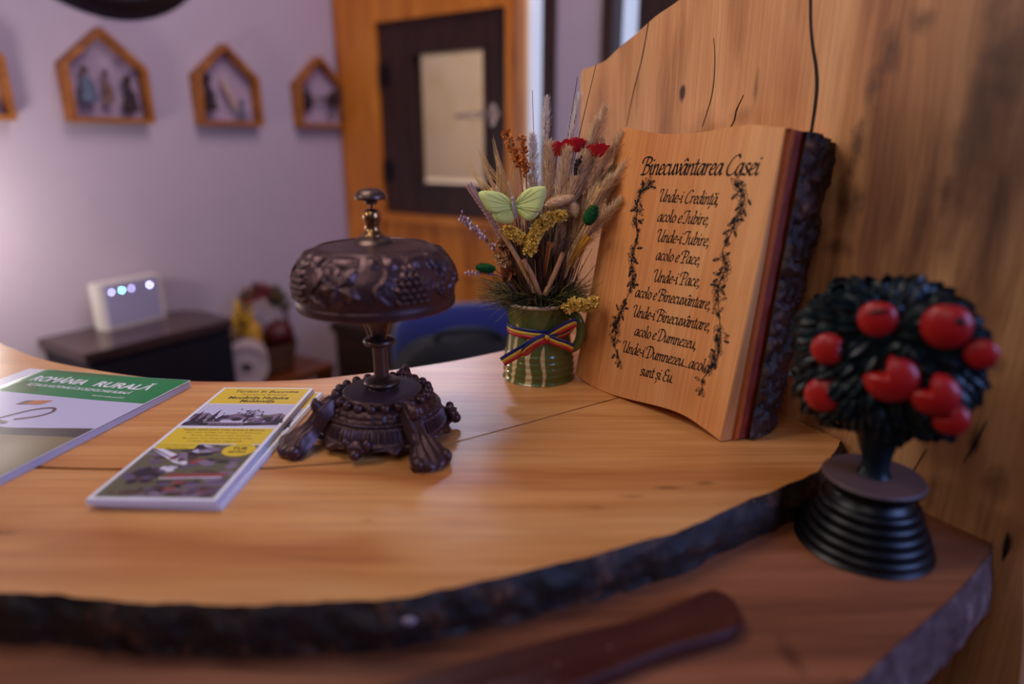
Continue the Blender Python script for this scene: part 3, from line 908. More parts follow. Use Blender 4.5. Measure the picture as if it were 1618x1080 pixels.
bp = cr([(.0330,.0415),(.0340,.0420),(.0352,.0405),(.0375,.0385),(.0420,.0365),(.0450,.0335),(.0460,.0305),(.0475,.0290),(.0500,.0278),(.0505,.0262),(.0492,.0250),(.0500,.0240),(.0530,.0190),(.0560,.0130),(.0590,.0105),(.0600,.0085),(.0575,.0065),(.0530,.0070)], 6)
def base_fn(th, r, z, t):
    if .0120 < z < .0245: r += .0007*(1 if sin(th*95) > 0 else -1)*smooth(.0245, .022, z)*smooth(.012, .014, z)
    if z < .0125: 
        r += .0016*sin(th*24)*smooth(.0125, .008, z); z += .0024*sin(th*12+.6)*smooth(.0125, .008, z)
    if .0255 < z < .028: r += .0006*sin(th*140)
    if .029 < z < .0345: r += .0006*sin(th*30)
    return r, z
b = MB(); b.lathe([(.0,.0432),(.020,.0431),(.0325,.0424),(.0342,.0412),(.0342,.038)], 64)
b.build('base_plate', M['plate'], bell)
b = MB(); b.lathe(bp, 380, fn=base_fn)
for k in range(22):
    a = 2*pi*k/22+.1
    b.ell((.0405*cos(a), .0405*sin(a), .0388), (.0044, .0044, .0046), 12, 8)
b.build('base', M['iron'], bell)
# acanthus scroll feet
def foot_mesh():
    b = MB()
    #      r      z     half width  thickness
    st = [(.0380,.0400,.0035,.0030),(.0440,.0405,.0060,.0050),(.0500,.0375,.0080,.0060),(.0545,.0325,.0090,.0068),(.0590,.0270,.0085,.0070),(.0630,.0220,.0085,.0068),(.0680,.0170,.0110,.0070),(.0760,.0125,.0160,.0068),(.0850,.0080,.0185,.0055),(.0910,.0040,.0165,.0036),(.0928,.0022,.0120,.0020)]
    st = cr(st, 6)
    rows = []
    nc = 40
    for i, (r, z, w_, th_) in enumerate(st):
        q = i/(len(st)-1)
        row = []
        for k in range(nc):
            u = -1 + 2*k/(nc-1)
            flut = .5+.5*cos(u*pi*(3 if q < .5 else 5))
            hgt = th_*(1-abs(u)**2.4) * (.72+.34*flut)
            curl = .0022*abs(u)**2*smooth(.55, .9, q)
            # two side scrolls
            hgt += .0030*math.exp(-((abs(u)-.72)/.2)**2)*(math.exp(-((q-.33)/.07)**2)+.8*math.exp(-((q-.66)/.07)**2))
            nr_, nz_ = (.45, .9)
            row.append((r + hgt*nr_ - curl*4*smooth(.6, 1, q)*abs(u), u*w_, max(.0003, z + hgt*nz_ - .004*abs(u)**2)))
        rows.append(row)
    b.grid(rows)
    # underside
    rows2 = [[(p[0]-.003, p[1]*.9, max(.0002, p[2]-.004)) for p in r] for r in rows[::4]]
    b.grid([[p for p in r][::-1] for r in rows2])
    # spike leaf at the knee
    b.tube(cr([(.054, 0, .034), (.058, 0, .037), (.0595, 0, .0415), (.0590, 0, .0450)], 4), cr([(.005,),(.0045,),(.003,),(.0008,)], 4) and [x[0] for x in cr([(.006, 0), (.0055, 0), (.0035, 0), (.0012, 0)], 4)], 10)
    b.ell((.083, -.013, .0065), (.007, .005, .006), 12, 8); b.ell((.083, .013, .0065), (.007, .005, .006), 12, 8)
    for s_ in (-1, 0, 1):
        b.ell((.0885-.003*abs(s_), s_*.0085, .005), (.0055, .0030, .0045), 10, 8)
    return b
f0 = foot_mesh().build('foot', M['iron'], bell)
for k, a in enumerate((-149, -53, 79)):
    f_ = f0 if k == 0 else f0.copy()
    if k: COL.objects.link(f_); f_.parent = bell
    f_.rotation_euler = (0, 0, radians(a))
b = MB()
b.ell((.0590, 0, .0125), (.0070, .0085, .0075), 18, 12)
b.ell((.0640, 0, .0085), (.0050, .0045, .0050), 14, 10)
b.ell((.0640, -.0045, .0150), (.0022, .0022, .0022), 10, 8); b.ell((.0640, .0045, .0150), (.0022, .0022, .0022), 10, 8)
b.ell((.0600, -.009, .016), (.004, .004, .005), 12, 8); b.ell((.0600, .009, .016), (.004, .004, .005), 12, 8)
s0 = b.build('scroll_boss', M['iron'], bell)
for k, a in enumerate((-101, 12, 145)):
    f_ = s0 if k == 0 else s0.copy()
    if k: COL.objects.link(f_); f_.parent = bell
    f_.rotation_euler = (0, 0, radians(a))

# ------------------------------------------------------------------ mug
MC = Vector((.030, .699, CT))
mug = empty('mug', MC)
tag(mug, 'small green glazed mug with cream drips holding the dried bouquet', 'mug')
mprof = cr([(.0,.0),(.0372,.0),(.0388,.0025),(.0391,.012),(.0382,.024),(.0362,.037),(.0343,.050),(.0338,.060),(.0350,.071),(.0372,.080),(.0386,.0850)], 8)
def ridge(th, r, z, t):
    if z < .034: r += .0006*sin(z*900)
    return r, z
drips = [(-158, 10, .060, 0), (-137, 9, .066, 0), (-110, 10, .061, 0), (-85, 6, .043, 0), (175, 8, .05, 0), (150, 9, .06, 0), (120, 8, .055, 0), (85, 8, .05, 0)]
def mugm(th, z, i):
    a = math.degrees(th)
    for (c, w_, zt, z0) in drips:
        d = (a-c+180) % 360-180
        d += 1.6*sin(z*160+c)
        ww = w_*.5*(1 if z < zt-.006 else sqrt(max(0, 1-((z-zt+.006)/.006)**2)))
        ww *= .75+.35*sin(z*70+c*.3)**2
        if abs(d) < ww and z < zt: return 1
    return 0
b = MB(); b.lathe(mprof, 300, fn=ridge, mfn=mugm)
b.lathe([(.0386,.0850),(.0360,.0855),(.0335,.075),(.0318,.06),(.035,.01),(.0,.008)], 64)
b.build('body', [M['green_glaze'], M['cream_glaze']], mug)
b = MB(); b.lathe(cr([(.0384,.0838),(.0394,.0850),(.0390,.0868),(.0374,.0874),(.0360,.0864),(.0358,.0848)], 4), 64)
b.build('rim', M['rim_glaze'], mug)
hd = Vector((.83, -.555, 0)).normalized()
hp_ = [(.032,.074),(.040,.0765),(.0475,.072),(.0515,.062),(.0505,.050),(.0455,.041),(.036,.036)]
b = MB(); b.tube([(hd.x*r, hd.y*r, z) for r, z in cr(hp_, 6)], [.0055 if i < 3 else .005 for i in range(len(cr(hp_, 6)))], 14)
b.build('handle', M['green_glaze'], mug)

# tricolour ribbon
rib = empty('tricolour_ribbon', MC)
tag(rib, 'blue yellow red ribbon tied in a bow round the green mug', 'ribbon')
RM = [M['r_blue'], M['r_yellow'], M['r_red']]
def strip3(path, wv, width, name):
    """ribbon along a path; wv(i) = direction across"""
    P = [Vector(p) for p in path]
    b = MB()
    for c in range(3):
        rows = []
        for i, p in enumerate(P):
            w_ = wv(i/(len(P)-1)).normalized()
            rows.append([p + w_*width*(.5-c/3), p + w_*width*(.5-(c+1)/3)])
        b.grid(rows, c)
    o = b.build(name, RM, rib)
    sm = o.modifiers.new('s', 'SOLIDIFY'); sm.thickness = .0003; sm.offset = 0
    return o
ring = [(.0353*cos(2*pi*k/64), .0353*sin(2*pi*k/64), .0565+.0008*sin(4*pi*k/64)) for k in range(65)]
strip3(ring, lambda t: Vector((0, 0, 1)), .0105, 'band')
kn = Vector((.006, -.0368, .054))
b = MB(); b.ell(kn, (.0042, .003, .0042), 14, 10); kb = b.build('knot', M['r_red'], rib)
b = MB(); b.ell(kn + Vector((.0006, -.0022, .0012)), (.0028, .0016, .0026), 10, 8); b.build('knot_fold', M['r_yellow'], rib)
def V(*a): return Vector(a)
strip3(cr([kn, kn+V(.012,-.004,.009), kn+V(.026,-.006,.017), kn+V(.031,-.003,.0165), kn+V(.024,.002,.006), kn+V(.010,-.001,.001), kn], 6), lambda t: V(-.35, -.25, .9) if t < .5 else V(.15, -.55, .8), .0105, 'loop')
strip3(cr([kn, kn+V(.010,-.005,-.003), kn+V(.021,-.008,-.006), kn+V(.028,-.006,-.010)], 6), lambda t: V(.2, -.3, .9), .0105, 'loop')
strip3(cr([kn, kn+V(-.012,-.004,-.004), kn+V(-.026,-.006,-.012), kn+V(-.040,-.007,-.0205), kn+V(-.046,-.007,-.0245)], 6), lambda t: V(-.5, -.2, .85), .012, 'tail')
strip3(cr([kn, kn+V(-.010,-.006,-.002), kn+V(-.021,-.0105,-.0085), kn+V(-.025,-.010,-.0135), kn+V(-.021,-.0075,-.0135), kn+V(-.012,-.005,-.006)], 6), lambda t: V(-.3, -.5, .8), .010, 'tail')

# ------------------------------------------------------------------ dried bouquet (every stem its own thing; origin at the mug)
R = random.Random(23)
def stemmat(name, c, **k): return plain(name, lin(*c), .8, noise_amt=.25, nscale=200, **k)
m_pampas = stemmat('pampas', (240, 204, 166)); m_pampas_w = stemmat('pampas_pale', (244, 226, 220)); m_stem = stemmat('dry_stem', (150, 104, 66))
m_wheat = stemmat('wheat', (226, 184, 124)); m_ywheat = stemmat('yellow_wheat', (206, 150, 40)); m_brown = stemmat('brown_stem', (78, 44, 26))
m_orange = stemmat('orange_flower', (196, 104, 24)); m_yellow = stemmat('statice', (232, 196, 92)); m_cream = stemmat('cream_tail', (222, 184, 146))
m_dkgreen = plain('dyed_green', lin(0, 84, 30), .85, noise_amt=.3, nscale=300); m_moss = stemmat('moss', (44, 50, 18)); m_moss2 = stemmat('dry_moss', (140, 120, 60))
m_red = stemmat('red_petal', (206, 22, 40)); m_black = stemmat('dark_seed', (34, 24, 28)); m_lav = stemmat('lavender', (150, 120, 150)); m_lavw = stemmat('lavender_bud', (220, 205, 225))
m_lime = plain('lime_wing', lin(204, 210, 126), .65, noise_amt=.06, nscale=150); m_vein = plain('wing_vein', lin(160, 172, 70), .6); m_grey = plain('moth_fur', lin(170, 150, 140), .9)
G_P, G_W = 'dried pampas plumes in the green mug', 'dried ears in the green mug'
def root(tipx): return V(max(-.022, min(.022, tipx*.32)), R.uniform(-.012, .012), .078)
def pathto(tip, sag=0.0, r0=None):
    a = r0 if r0 is not None else root(tip.x)
    m_ = a.lerp(tip, .5) + V(-tip.x*.10, 0, abs(tip.x)*.12 + sag)
    return [V(*p) for p in cr([tuple(a), tuple(m_), tuple(tip)], 14)]
def sub(P, t):
    f = t*(len(P)-1); i = min(int(f), len(P)-2); return P[i].lerp(P[i+1], f-i), (P[i+1]-P[i]).normalized()
def rnd(): return Vector((R.gauss(0, 1), R.gauss(0, 1), R.gauss(0, 1))).normalized()
def finish(head, stem, name, label, cat, group, hm, sm_=None):
    o = head.build(name, hm); o.location = MC
    tag(o, label, cat, group)
    if stem is not None:
        stem.build('stem', sm_ or m_stem, o)
    return o
def plume(tip, label, mat, t0=.42, n=420, L=.016, wid=.0042, sag=0., name='pampas_plume'):
    P = pathto(tip, sag)
    h, s_ = MB(), MB()
    s_.tube(P[::3]+[P[-1]], [.0009]*len(P[::3])+[.0004], 5)
    n = int(n*2.8); wid *= 1.3; L *= .8
    for k in range(n):
        t = t0 + (1-t0)*R.random()**.9
        p, d = sub(P, t)
        env = sin(pi*min(1, (t-t0)/(1-t0)*.85+.1))**.6
        rr = rnd(); rr = (rr - d*rr.dot(d))
        q = p + rr*wid*env*R.random()**.6
        dd = (d*1.0 + rr*R.uniform(.25, .95) + rnd()*.25).normalized()
        h.blade(q, dd, rr*.2-V(0, 0, .15), L*R.uniform(.45, 1)*(.5+.5*env), R.uniform(.00018, .00040))
    finish(h, s_, name, label, 'dried grass', G_P, mat)
def at(x, z, y=0): return V(x, y, z)
pl_ = [
 (at(.0049,.2918,.004), 'tall thin pale pampas plume standing free above the red petals', m_pampas_w, .62, 260, .013, .0035),
 (at(.0379,.2947,.006), 'pale pampas plume leaning in front of the slab edge', m_pampas_w, .55, 260, .014, .003),
 (at(.0631,.2820,.002), 'highest tan pampas plume on the slab side of the bouquet', m_pampas, .5, 420, .018, .005),
 (at(.0551,.2700,-.006), 'tan pampas plume just below the highest one by the slab', m_pampas, .45, 420, .018, .005),
 (at(-.0091,.2561,.0), 'silvery pampas plume beside the orange dried flower', m_pampas_w, .5, 420, .015, .0045),
 (at(.0080,.2480,-.006), 'tan pampas plume below the tall thin one, left of the red petals', m_pampas, .4, 480, .018, .006),
 (at(.0255,.2420,-.012), 'broad tan pampas plume in the middle in front of the red petals', m_pampas, .35, 560, .020, .007),
 (at(.0440,.2380,-.010), 'broad tan pampas plume beside the dark seed spike', m_pampas, .35, 560, .020, .007),
 (at(.0812,.2570,.0), 'long tan pampas plume drooping over the upper corner of the plaque', m_pampas, .35, 480, .018, .005),
 (at(.0700,.2150,-.014), 'tan pampas plume spreading over the left side of the plaque', m_pampas, .35, 480, .018, .006),
 (at(.0560,.2060,-.016), 'tan pampas plume above the upper green bunny tail', m_pampas, .35, 480, .018, .006),
 (at(.0900,.2330,-.010), 'tan pampas plume hanging furthest over the plaque, beside the letters', m_pampas, .4, 420, .018, .006),
 (at(.0800,.1930,-.020), 'low tan pampas plume leaning towards the flower vine on the plaque', m_pampas, .4, 420, .018, .006),
 (at(.0330,.2150,-.018), 'tan pampas plume directly above the cream grass tail', m_pampas, .38, 460, .018, .006),
 (at(.0600,.2500,-.004), 'tan pampas plume between the two dark bare twigs and the plaque', m_pampas, .4, 460, .018, .006),
 (at(-.0100,.2150,.006), 'tan pampas plume behind the lime butterfly', m_pampas, .4, 420, .017, .006),
]
for (tip, lab, mat, t0, n, L, wd) in pl_:
    plume(tip, lab, mat, t0, n, L, wd)
def ear(tip, label, mat, t0=.72, awn=0, size=.0032, sm_=None, sag=0, name='wheat_ear', r0=None, col2=None):
    P = pathto(tip, sag, r0)
    h, s_ = MB(), MB()
    s_.tube(P[::3]+[P[-1]], .0008, 5)
    n = 18
    for k in range(n):
        t = t0 + (1-t0)*k/(n-1)
        p, d = sub(P, t)
        side = d.cross(V(0, 1, 0)).normalized()
        for s2 in (-1, 1, 0):
            o_ = side*s2*size*.55 + V(0, -1, 0)*(size*.45 if s2 == 0 else 0)
            ax = (d + side*s2*.45 - V(0, 1, 0)*(.4 if s2 == 0 else 0)).normalized()
            Mx = ax.to_track_quat('Z', 'Y').to_matrix()
            h.ell(p+o_, (size*.42, size*.42, size*1.25), 7, 5, 0, Mx)
            if awn:
                a_ = p+o_+ax*size
                h.tube([a_, a_+ax*awn*.5+rnd()*.002, a_+(ax*.8+d*.4).normalized()*awn*R.uniform(.8, 1.1)], [.00022, .0002, .00008], 4, caps=False)
    finish(h, s_, name, label, 'dried grass', G_W, mat, sm_)
ear(at(-.0480,.2030,.0), 'bearded wheat ear with long awns rising left of the butterfly', m_wheat, .78, .045, .003)
ear(at(-.0357,.2080,.004), 'bearded wheat ear with long awns behind the butterfly wing', m_wheat, .8, .048, .0028)
ear(at(-.0734,.2067,-.004), 'mauve grey narrow ear sticking out beyond the butterfly', stemmat('mauve_ear', (168, 130, 126)), .45, 0, .0034)
ear(at(.0581,.2035,-.020), 'pale wheat ear rising behind the upper green bunny tail', m_wheat, .55, .012, .0036)
ear(at(.0520,.1750,-.022), 'pale wheat ear low in front of the plaque edge', m_wheat, .35, .010, .0038)
ear(at(.0467,.1560,-.026), 'golden yellow wheat ear leaning towards the plaque', m_ywheat, .4, .004, .0036)
ear(at(.0092,.1500,-.026), 'short orange brown ear in the middle of the bouquet', stemmat('rust_ear', (176, 104, 50)), .5, 0, .003)
ear(at(.0860,.2380,.0), 'green brown ear bending over the top of the plaque', stemmat('olive_ear', (150, 120, 72)), .6, .004, .0036, sag=.012)
# twigs
for k, (tip, lab) in enumerate(((at(.0541,.3247,.012), 'long dark bare twig reaching highest, on the plaque side'), (at(.0361,.3132,.014), 'long dark bare twig just left of the highest one'), (at(-.0095,.3005,.01), 'fine bare stalk beside the silvery plume'))):
    P = pathto(tip); b = MB(); b.tube(P, [lerp(.0008, .0003, i/len(P)) for i in range(len(P))], 5)
    o = b.build('twig', m_black if k < 2 else m_stem); o.location = MC; tag(o, lab, 'twig')
# smooth tan finger-thick stems
for (a_, c_, lab) in ((V(-.0425,-.026,.1660), V(-.006,-.026,.100), 'long tan felted stalk crossing below the butterfly'), (V(-.0180,-.031,.1350), V(-.001,-.028,.098), 'short tan felted stalk ending below the yellow statice'), (V(.0220,-.031,.1420), V(.004,-.028,.098), 'tan felted stalk leaning towards the golden wheat')):
    b = MB(); P = cr([tuple(c_), tuple(c_.lerp(a_, .5)+V(.001, 0, .001)), tuple(c_.lerp(a_, .92)), tuple(a_)], 6)
    b.tube(P, [.0026]*(len(P)-4)+[.0028, .0026, .0018, .0006], 10)
    for k in range(260):
        t = R.random(); i = min(int(t*(len(P)-1)), len(P)-2); p = V(*P[i]); d = (V(*P[i+1])-p).normalized(); r_ = rnd(); r_ -= d*r_.dot(d)
        b.blade(p+r_.normalized()*.0024, (r_*.6+d).normalized(), r_*.1, .002, .00015)
    o = b.build('felted_stalk', stemmat('felt_tan', (176, 128, 88))); o.location = MC; tag(o, lab, 'stalk', 'tan felted stalks in the bouquet')
# orange lacy flower
for (pts, lab) in (([at(-.0357,.2603,.004), at(-.030,.245,.003), at(-.022,.228,.002)], 'tall orange dried flower spray rising above the butterfly'), ([at(-.0199,.2561,-.002), at(-.018,.236,-.002), at(-.0152,.2192,-.002)], 'second orange dried flower spray beside the silvery plume')):
    h, s_ = MB(), MB()
    P = [V(*p) for p in cr([tuple(p) for p in pts], 10)]
    s_.tube([V(-.006, 0, .08), V(-.014, 0, .16), P[-1], P[0]], .0009, 5)
    for k in range(150):
        p, d = sub(P, R.random()); q = p+rnd()*.0055*R.random()
        d2 = rnd(); e = d2.orthogonal().normalized(); g = d2.cross(e); rr = R.uniform(.0014, .0028)
        h.add([q, q+(d2*.5+e)*rr, q+(d2*.8+e+g)*rr*.8, q+(d2*.5+g)*rr, q+(d2*.4-e)*rr, q+(d2*.4-g)*rr], [(0, 1, 2, 3), (0, 3, 4), (0, 4, 5)])
    finish(h, s_, 'orange_dried_flower', lab, 'dried flower', None, m_orange)
# yellow statice clusters
def statice(pts, rad, n, label, base):
    h, s_ = MB(), MB()
    P = [V(*p) for p in cr([tuple(p) for p in pts], 8)]
    s_.tube([base, base.lerp(P[0], .6)+V(0, -.004, 0), P[0]], .0011, 6)
    s_.tube(P, .0012, 6)
    for k in range(int(n*1.9)):
        p, d = sub(P, R.random()); r_ = rnd(); q = p+r_*rad*R.uniform(.5, 1)
        ax = (r_+rnd()*.4).normalized(); e = ax.orthogonal().normalized(); g = ax.cross(e)
        rr = R.uniform(.0016, .0027); ring_ = []
        for j in range(9):
            a = 2*pi*j/9; cr_ = rr*(1+.3*sin(a*3+k)); ring_.append(q + (e*cos(a)+g*sin(a))*cr_ + ax*(.0012+.0010*sin(a*4+k*2)))
        h.add([q-ax*.0012]+ring_, [(0, 1+j, 1+(j+1) % 9) for j in range(9)])
    finish(h, s_, 'yellow_statice', label, 'dried flower', None, m_yellow, m_moss)
statice([at(-.034,.1640,-.026), at(-.026,.1600,-.028), at(-.020,.1560,-.028)], .006, 75, 'small yellow statice cluster directly under the butterfly', V(-.004, -.01, .08))
statice([at(-.012,.1450,-.030), at(-.008,.1580,-.032), at(.001,.1720,-.032), at(.010,.1770,-.030)], .0068, 190, 'long curved yellow statice cluster in the middle of the bouquet', V(0, -.01, .08))
statice([at(.0150,.1790,-.028), at(.0210,.1800,-.028)], .005, 50, 'small yellow statice cluster beside the cream grass tail', V(.003, -.01, .08))
statice([at(.0270,.0900,-.046), at(.036,.0930,-.048), at(.046,.0910,-.046), at(.0560,.0935,-.040)], .0066, 170, 'yellow statice cluster hanging over the rim of the green mug', V(.012, -.02, .08))
statice([at(-.043,.1360,-.012), at(-.038,.128,-.014)], .006, 50, 'pale faded statice cluster low on the window side', V(-.006, 0, .08))
bpy.data.objects['yellow_statice.004'].data.materials[0] = stemmat('faded_statice', (196, 150, 104))
# brown filler blossoms
for (c_, lab, mt) in ((at(-.034,.118,-.014), 'rust brown dried blossom low beside the lower green bunny tail', stemmat('rust_blossom', (150, 78, 34))), (at(-.040,.1480,-.006), 'beige dried blossom under the mauve ear', stemmat('beige_blossom', (178, 136, 100)))):
    h, s_ = MB(), MB(); s_.tube([V(-.006, 0, .08), c_], .001, 5)
    for k in range(70):
        d2 = rnd(); q = c_+d2*.007*R.random(); e = d2.orthogonal().normalized(); g = d2.cross(e); rr = R.uniform(.002, .0034)
        h.add([q, q+(d2*.5+e)*rr, q+d2*rr*1.3, q+(d2*.5-e)*rr, q+(d2*.5+g)*rr], [(0, 1, 2), (0, 2, 3), (0, 2, 4)])
    finish(h, s_, 'dried_blossom', lab, 'dried flower', None, mt)
# fuzzy tails
def tail(c_, ax, ra, rl, label, mat, base, n=900):
    h, s_ = MB(), MB(); ax = ax.normalized(); Mx = ax.to_track_quat('Z', 'Y').to_matrix()
    h.ell(c_, (ra*.8, ra*.8, rl*.85), 18, 12, 0, Mx)
    for k in range(n):
        d = rnd(); p = c_ + Mx @ V(d.x*ra*.75, d.y*ra*.75, d.z*rl*.8); o_ = (Mx @ V(d.x/ra, d.y/ra, d.z/rl)).normalized()
        h.blade(p, (o_+ax*.9).normalized(), o_*.05, R.uniform(.0022, .0042), .00022)
    s_.tube([base, base.lerp(c_-ax*rl, .5)+V(0, 0, .006), c_-ax*rl*.7], .0007, 5)
    finish(h, s_, 'bunny_tail_grass', label, 'dried grass', None, mat)
tail(at(.0485,.1800,-.034), V(.45, -.1, 1), .0085, .0118, 'dark green dyed bunny tail in front of the plaque edge', m_dkgreen, V(.014, -.01, .08))
tail(at(-.0570,.1240,-.016), V(-1, -.1, .12), .0058, .0118, 'dark green dyed bunny tail low on the window side of the mug', m_dkgreen, V(-.014, -.01, .08))
tail(at(.0170,.1930,-.022), V(1, 0, .28), .0068, .0170, 'cream fluffy grass tail beside the butterfly', m_cream, V(.004, -.01, .08), 1300)
tail(at(.0330,.1860,-.020), V(.3, 0, -1), .0055, .009, 'small cream fluffy grass tail hanging over the dark stems', m_cream, V(.006, -.01, .08), 700)
# red roses
for (c_, lab) in ((at(.0165,.2450,.004), 'dark red dried rose half hidden among the plumes'), (at(.0345,.2490,.000), 'red dried rose between the tall plumes'), (at(.0560,.2440,-.004), 'small red dried rose on the slab side')):
    h, s_ = MB(), MB(); s_.tube([V(.004, 0, .08), c_], .0009, 5)
    for k in range(16):
        a = k*2.4; rr = .0013+.00060*k; L = .0145-.0002*k
        rows = []
        for i in range(6):
            q = i/5; row = []
            for j in range(7):
                b_ = a + (j/6-.5)*1.7; rad = rr*(.45+.75*sin(q*pi*.5))+.0034*max(0, q-.6)*(k/8) + .0006*sin(j*2.1+k)
                row.append(c_ + V(cos(b_)*rad, sin(b_)*rad, -.008+L*q - .0022*q*abs(j/3-1)**2 + .0008*sin(k*3+j)))
            rows.append(row)
        h.grid(rows)
    finish(h, s_, 'red_rose', lab, 'dried flower', None, m_red)
# dark seed spike
h, s_ = MB(), MB(); P = pathto(at(.0375,.2360,-.018)); s_.tube(P[::3], .0008, 5)
for k in range(60):
    p, d = sub(P, R.uniform(.72, 1)); r_ = rnd(); h.ell(p+r_*.0025, (.0013, .0011, .0017), 6, 4)
finish(h, s_, 'seed_spike', 'short black seed spike in the middle of the plumes', 'dried flower', None, m_black, m_brown)
# lavender sprig
h, s_ = MB(), MB(); P = pathto(at(-.0830,.1760,-.004)); s_.tube(P[::2], .0006, 5)
for k in range(70):
    p, d = sub(P, R.uniform(.55, 1)); r_ = rnd(); h.ell(p+r_*.0055*R.random(), (.0013, .0013, .0018), 6, 4, 0 if R.random() < .6 else 1)
o = h.build('lavender_sprig', [m_lav, m_lavw]); o.location = MC; tag(o, 'mauve sprig with white buds sticking out towards the window', 'dried flower'); s_.build('stem', m_lav, o)
# low white tipped twig
h, s_ = MB(), MB(); P = pathto(at(-.0800,.1190,-.014), 0, V(-.02, -.01, .09)); s_.tube(P[::2], .0008, 5)
for k in range(24):
    p, d = sub(P, R.uniform(.6, 1)); r_ = rnd(); h.ell(p+r_*.002, (.0012, .0012, .002), 6, 4)
finish(h, s_, 'pink_sprig', 'low pale pink sprig next to the lower green bunny tail', 'dried flower', None, stemmat('pink_bud', (190, 150, 150)), m_lav)
# mossy collar and inner filler
h = MB()
for k in range(1500):
    a = R.uniform(0, 2*pi); r0 = R.uniform(.006, .036); p = V(r0*cos(a), r0*sin(a), R.uniform(.080, .096))
    d = V(cos(a)*R.uniform(.2, 1.5), sin(a)*R.uniform(.2, 1.5), R.uniform(-.15, .8)).normalized()
    L = R.uniform(.012, .034)
    if d.x > .75 and d.y > -.2: L *= .8
    q = p+d*L*.5+rnd()*.002; e = p+d*L+rnd()*.004+V(0, 0, -.003)
    h.tube([p, q, e], [.00035, .0003, .00012], 3, 0 if R.random() < .75 else 1, caps=False)
for k in range(240):   # looser wisps towards the window and over the plaque
    sx = -1 if R.random() < .62 else 1
    p = V(sx*.03, R.uniform(-.025, .0), R.uniform(.085, .1)); e = p+V(sx*R.uniform(.01, .042)*(1 if sx < 0 else .8), R.uniform(-.014, .003), R.uniform(-.010, .026))
    h.tube([p, p.lerp(e, .5)+rnd()*.004, e], [.0003, .00028, .0001], 3, 1 if R.random() < .5 else 0, caps=False)
o = h.build('moss_collar', [m_moss, m_moss2]); o.location = MC; tag(o, 'dark green wispy moss spilling over the mug rim', 'moss', kind='stuff')
h = MB()
for k in range(420):
    a = R.uniform(0, 2*pi); r0 = R.uniform(.0, .028); p = V(r0*cos(a), r0*sin(a)*.8, .075)
    e = V(p.x*1.9+R.gauss(0, .006), p.y*1.5+R.gauss(0, .004), R.uniform(.12, .205))
    h.tube([p, p.lerp(e, .5)+rnd()*.003, e], [.0008, .0007, .0003], 4, R.choice((0, 0, 0, 0, 1)), caps=False)
o = h.build('dried_filler_grass', [m_brown, m_stem, m_pampas]); o.location = MC; tag(o, 'mass of thin brown dried stems filling the bouquet', 'dried grass', kind='stuff')
# butterfly
bf = empty('butterfly_ornament', mat=Matrix.Translation(MC + at(-.0280,.1900,-.040)) @ Matrix.Rotation(radians(-6), 4, 'X'))
tag(bf, 'lime green paper butterfly ornament clipped to the bouquet', 'ornament')
k_ = .000211
def wing(pts, name, tilt):
    P = [((x-290)*k_, (580-z)*k_) for x, z in pts]
    P = cr(P, 4, True)
    c_ = (0.0, P and 0.0)
    b = MB()
    ring_ = [(x, -abs(x)*tilt, z) for x, z in P]
    root_ = (ring_[0][0]*.05, 0, 0)
    rows = [[(root_[0]+(p[0]-root_[0])*q, p[1]*q - .0012*sin(pi*q), p[2]*q) for p in ring_] for q in (0, .25, .5, .75, 1)]
    b.grid(rows, closed=True)
    o = b.build(name, m_lime, bf)
    sm = o.modifiers.new('s', 'SOLIDIFY'); sm.thickness = .0004; sm.offset = 0
    vb = MB()
    for i in range(2, len(ring_), max(1, len(ring_)//7)):
        p = ring_[i]; vb.tube([(root_[0], -.0006, 0), (p[0]*.5, p[1]*.5-.0018, p[2]*.5), (p[0]*.92, p[1]*.92-.0009, p[2]*.92)], [.00025, .0002, .0001], 4)
    vb.build('veins', m_vein, o)
wing([(280,590),(262,540),(205,513),(128,517),(150,575),(190,612)], 'wing', .22)
wing([(282,596),(195,608),(200,642),(238,660),(284,652)], 'wing', .15)
wing([(303,575),(308,545),(350,502),(408,490),(437,500),(430,560),(400,608)], 'wing', .22)
wing([(303,590),(405,606),(370,645),(335,636)], 'wing', .15)
b = MB(); Mx = V(-.15, -.2, 1).to_track_quat('Z', 'Y').to_matrix()
b.ell((.0, -.001, -.003), (.0022, .0022, .0095), 12, 10, 0, Mx); b.ell((-.0014, -.0022, .0072), (.0022, .0022, .0022), 10, 8)
for k in range(300):
    d = rnd(); b.blade(Vector((.0, -.001, -.003)) + Mx @ V(d.x*.002, d.y*.002, d.z*.009), (d+V(0, 0, .3)).normalized(), d*.1, .0016, .00015)
b.build('body', m_grey, bf)

# ------------------------------------------------------------------ apple tree figurine
FP = Vector((.2592, .4240, STEP))
fig = empty('apple_tree_figurine', FP, radians(-30.7))
tag(fig, 'dark green apple tree figurine with red apples on a black ridged pedestal', 'figurine')
m_fol = plain('painted_leaf', lin(4, 22, 28), .36, noise_amt=.5, nscale=90, bump=.15, spec=.3)
m_apple = plain('painted_apple', lin(172, 22, 22), .36, noise_amt=.25, nscale=60, bump=.08)
m_fblack = plain('black_enamel', lin(4, 5, 10), .36, spec=.35, noise_amt=.3, nscale=40, bump=.08)
m_ftop = plain('pedestal_top', lin(84, 60, 60), .55, noise_amt=.15, nscale=60)
fr_ = random.Random(8)
prof = [(.0, 0), (.0435, .0), (.0445, .003)]
for k in range(5):
    z0 = .004 + k*.0068; r0 = lerp(.0445, .0315, k/4.6)
    prof += [(r0, z0), (r0+.0006, z0+.0028), (r0-.0012, z0+.0052), (r0-.0035, z0+.0062)]
prof += [(.0275, .0400), (.0262, .0430), (.0275, .0465), (.0320, .0490), (.0338, .0505), (.0340, .0530)]
b = MB(); b.lathe(cr(prof, 3), 72); b.build('pedestal', m_fblack, fig)
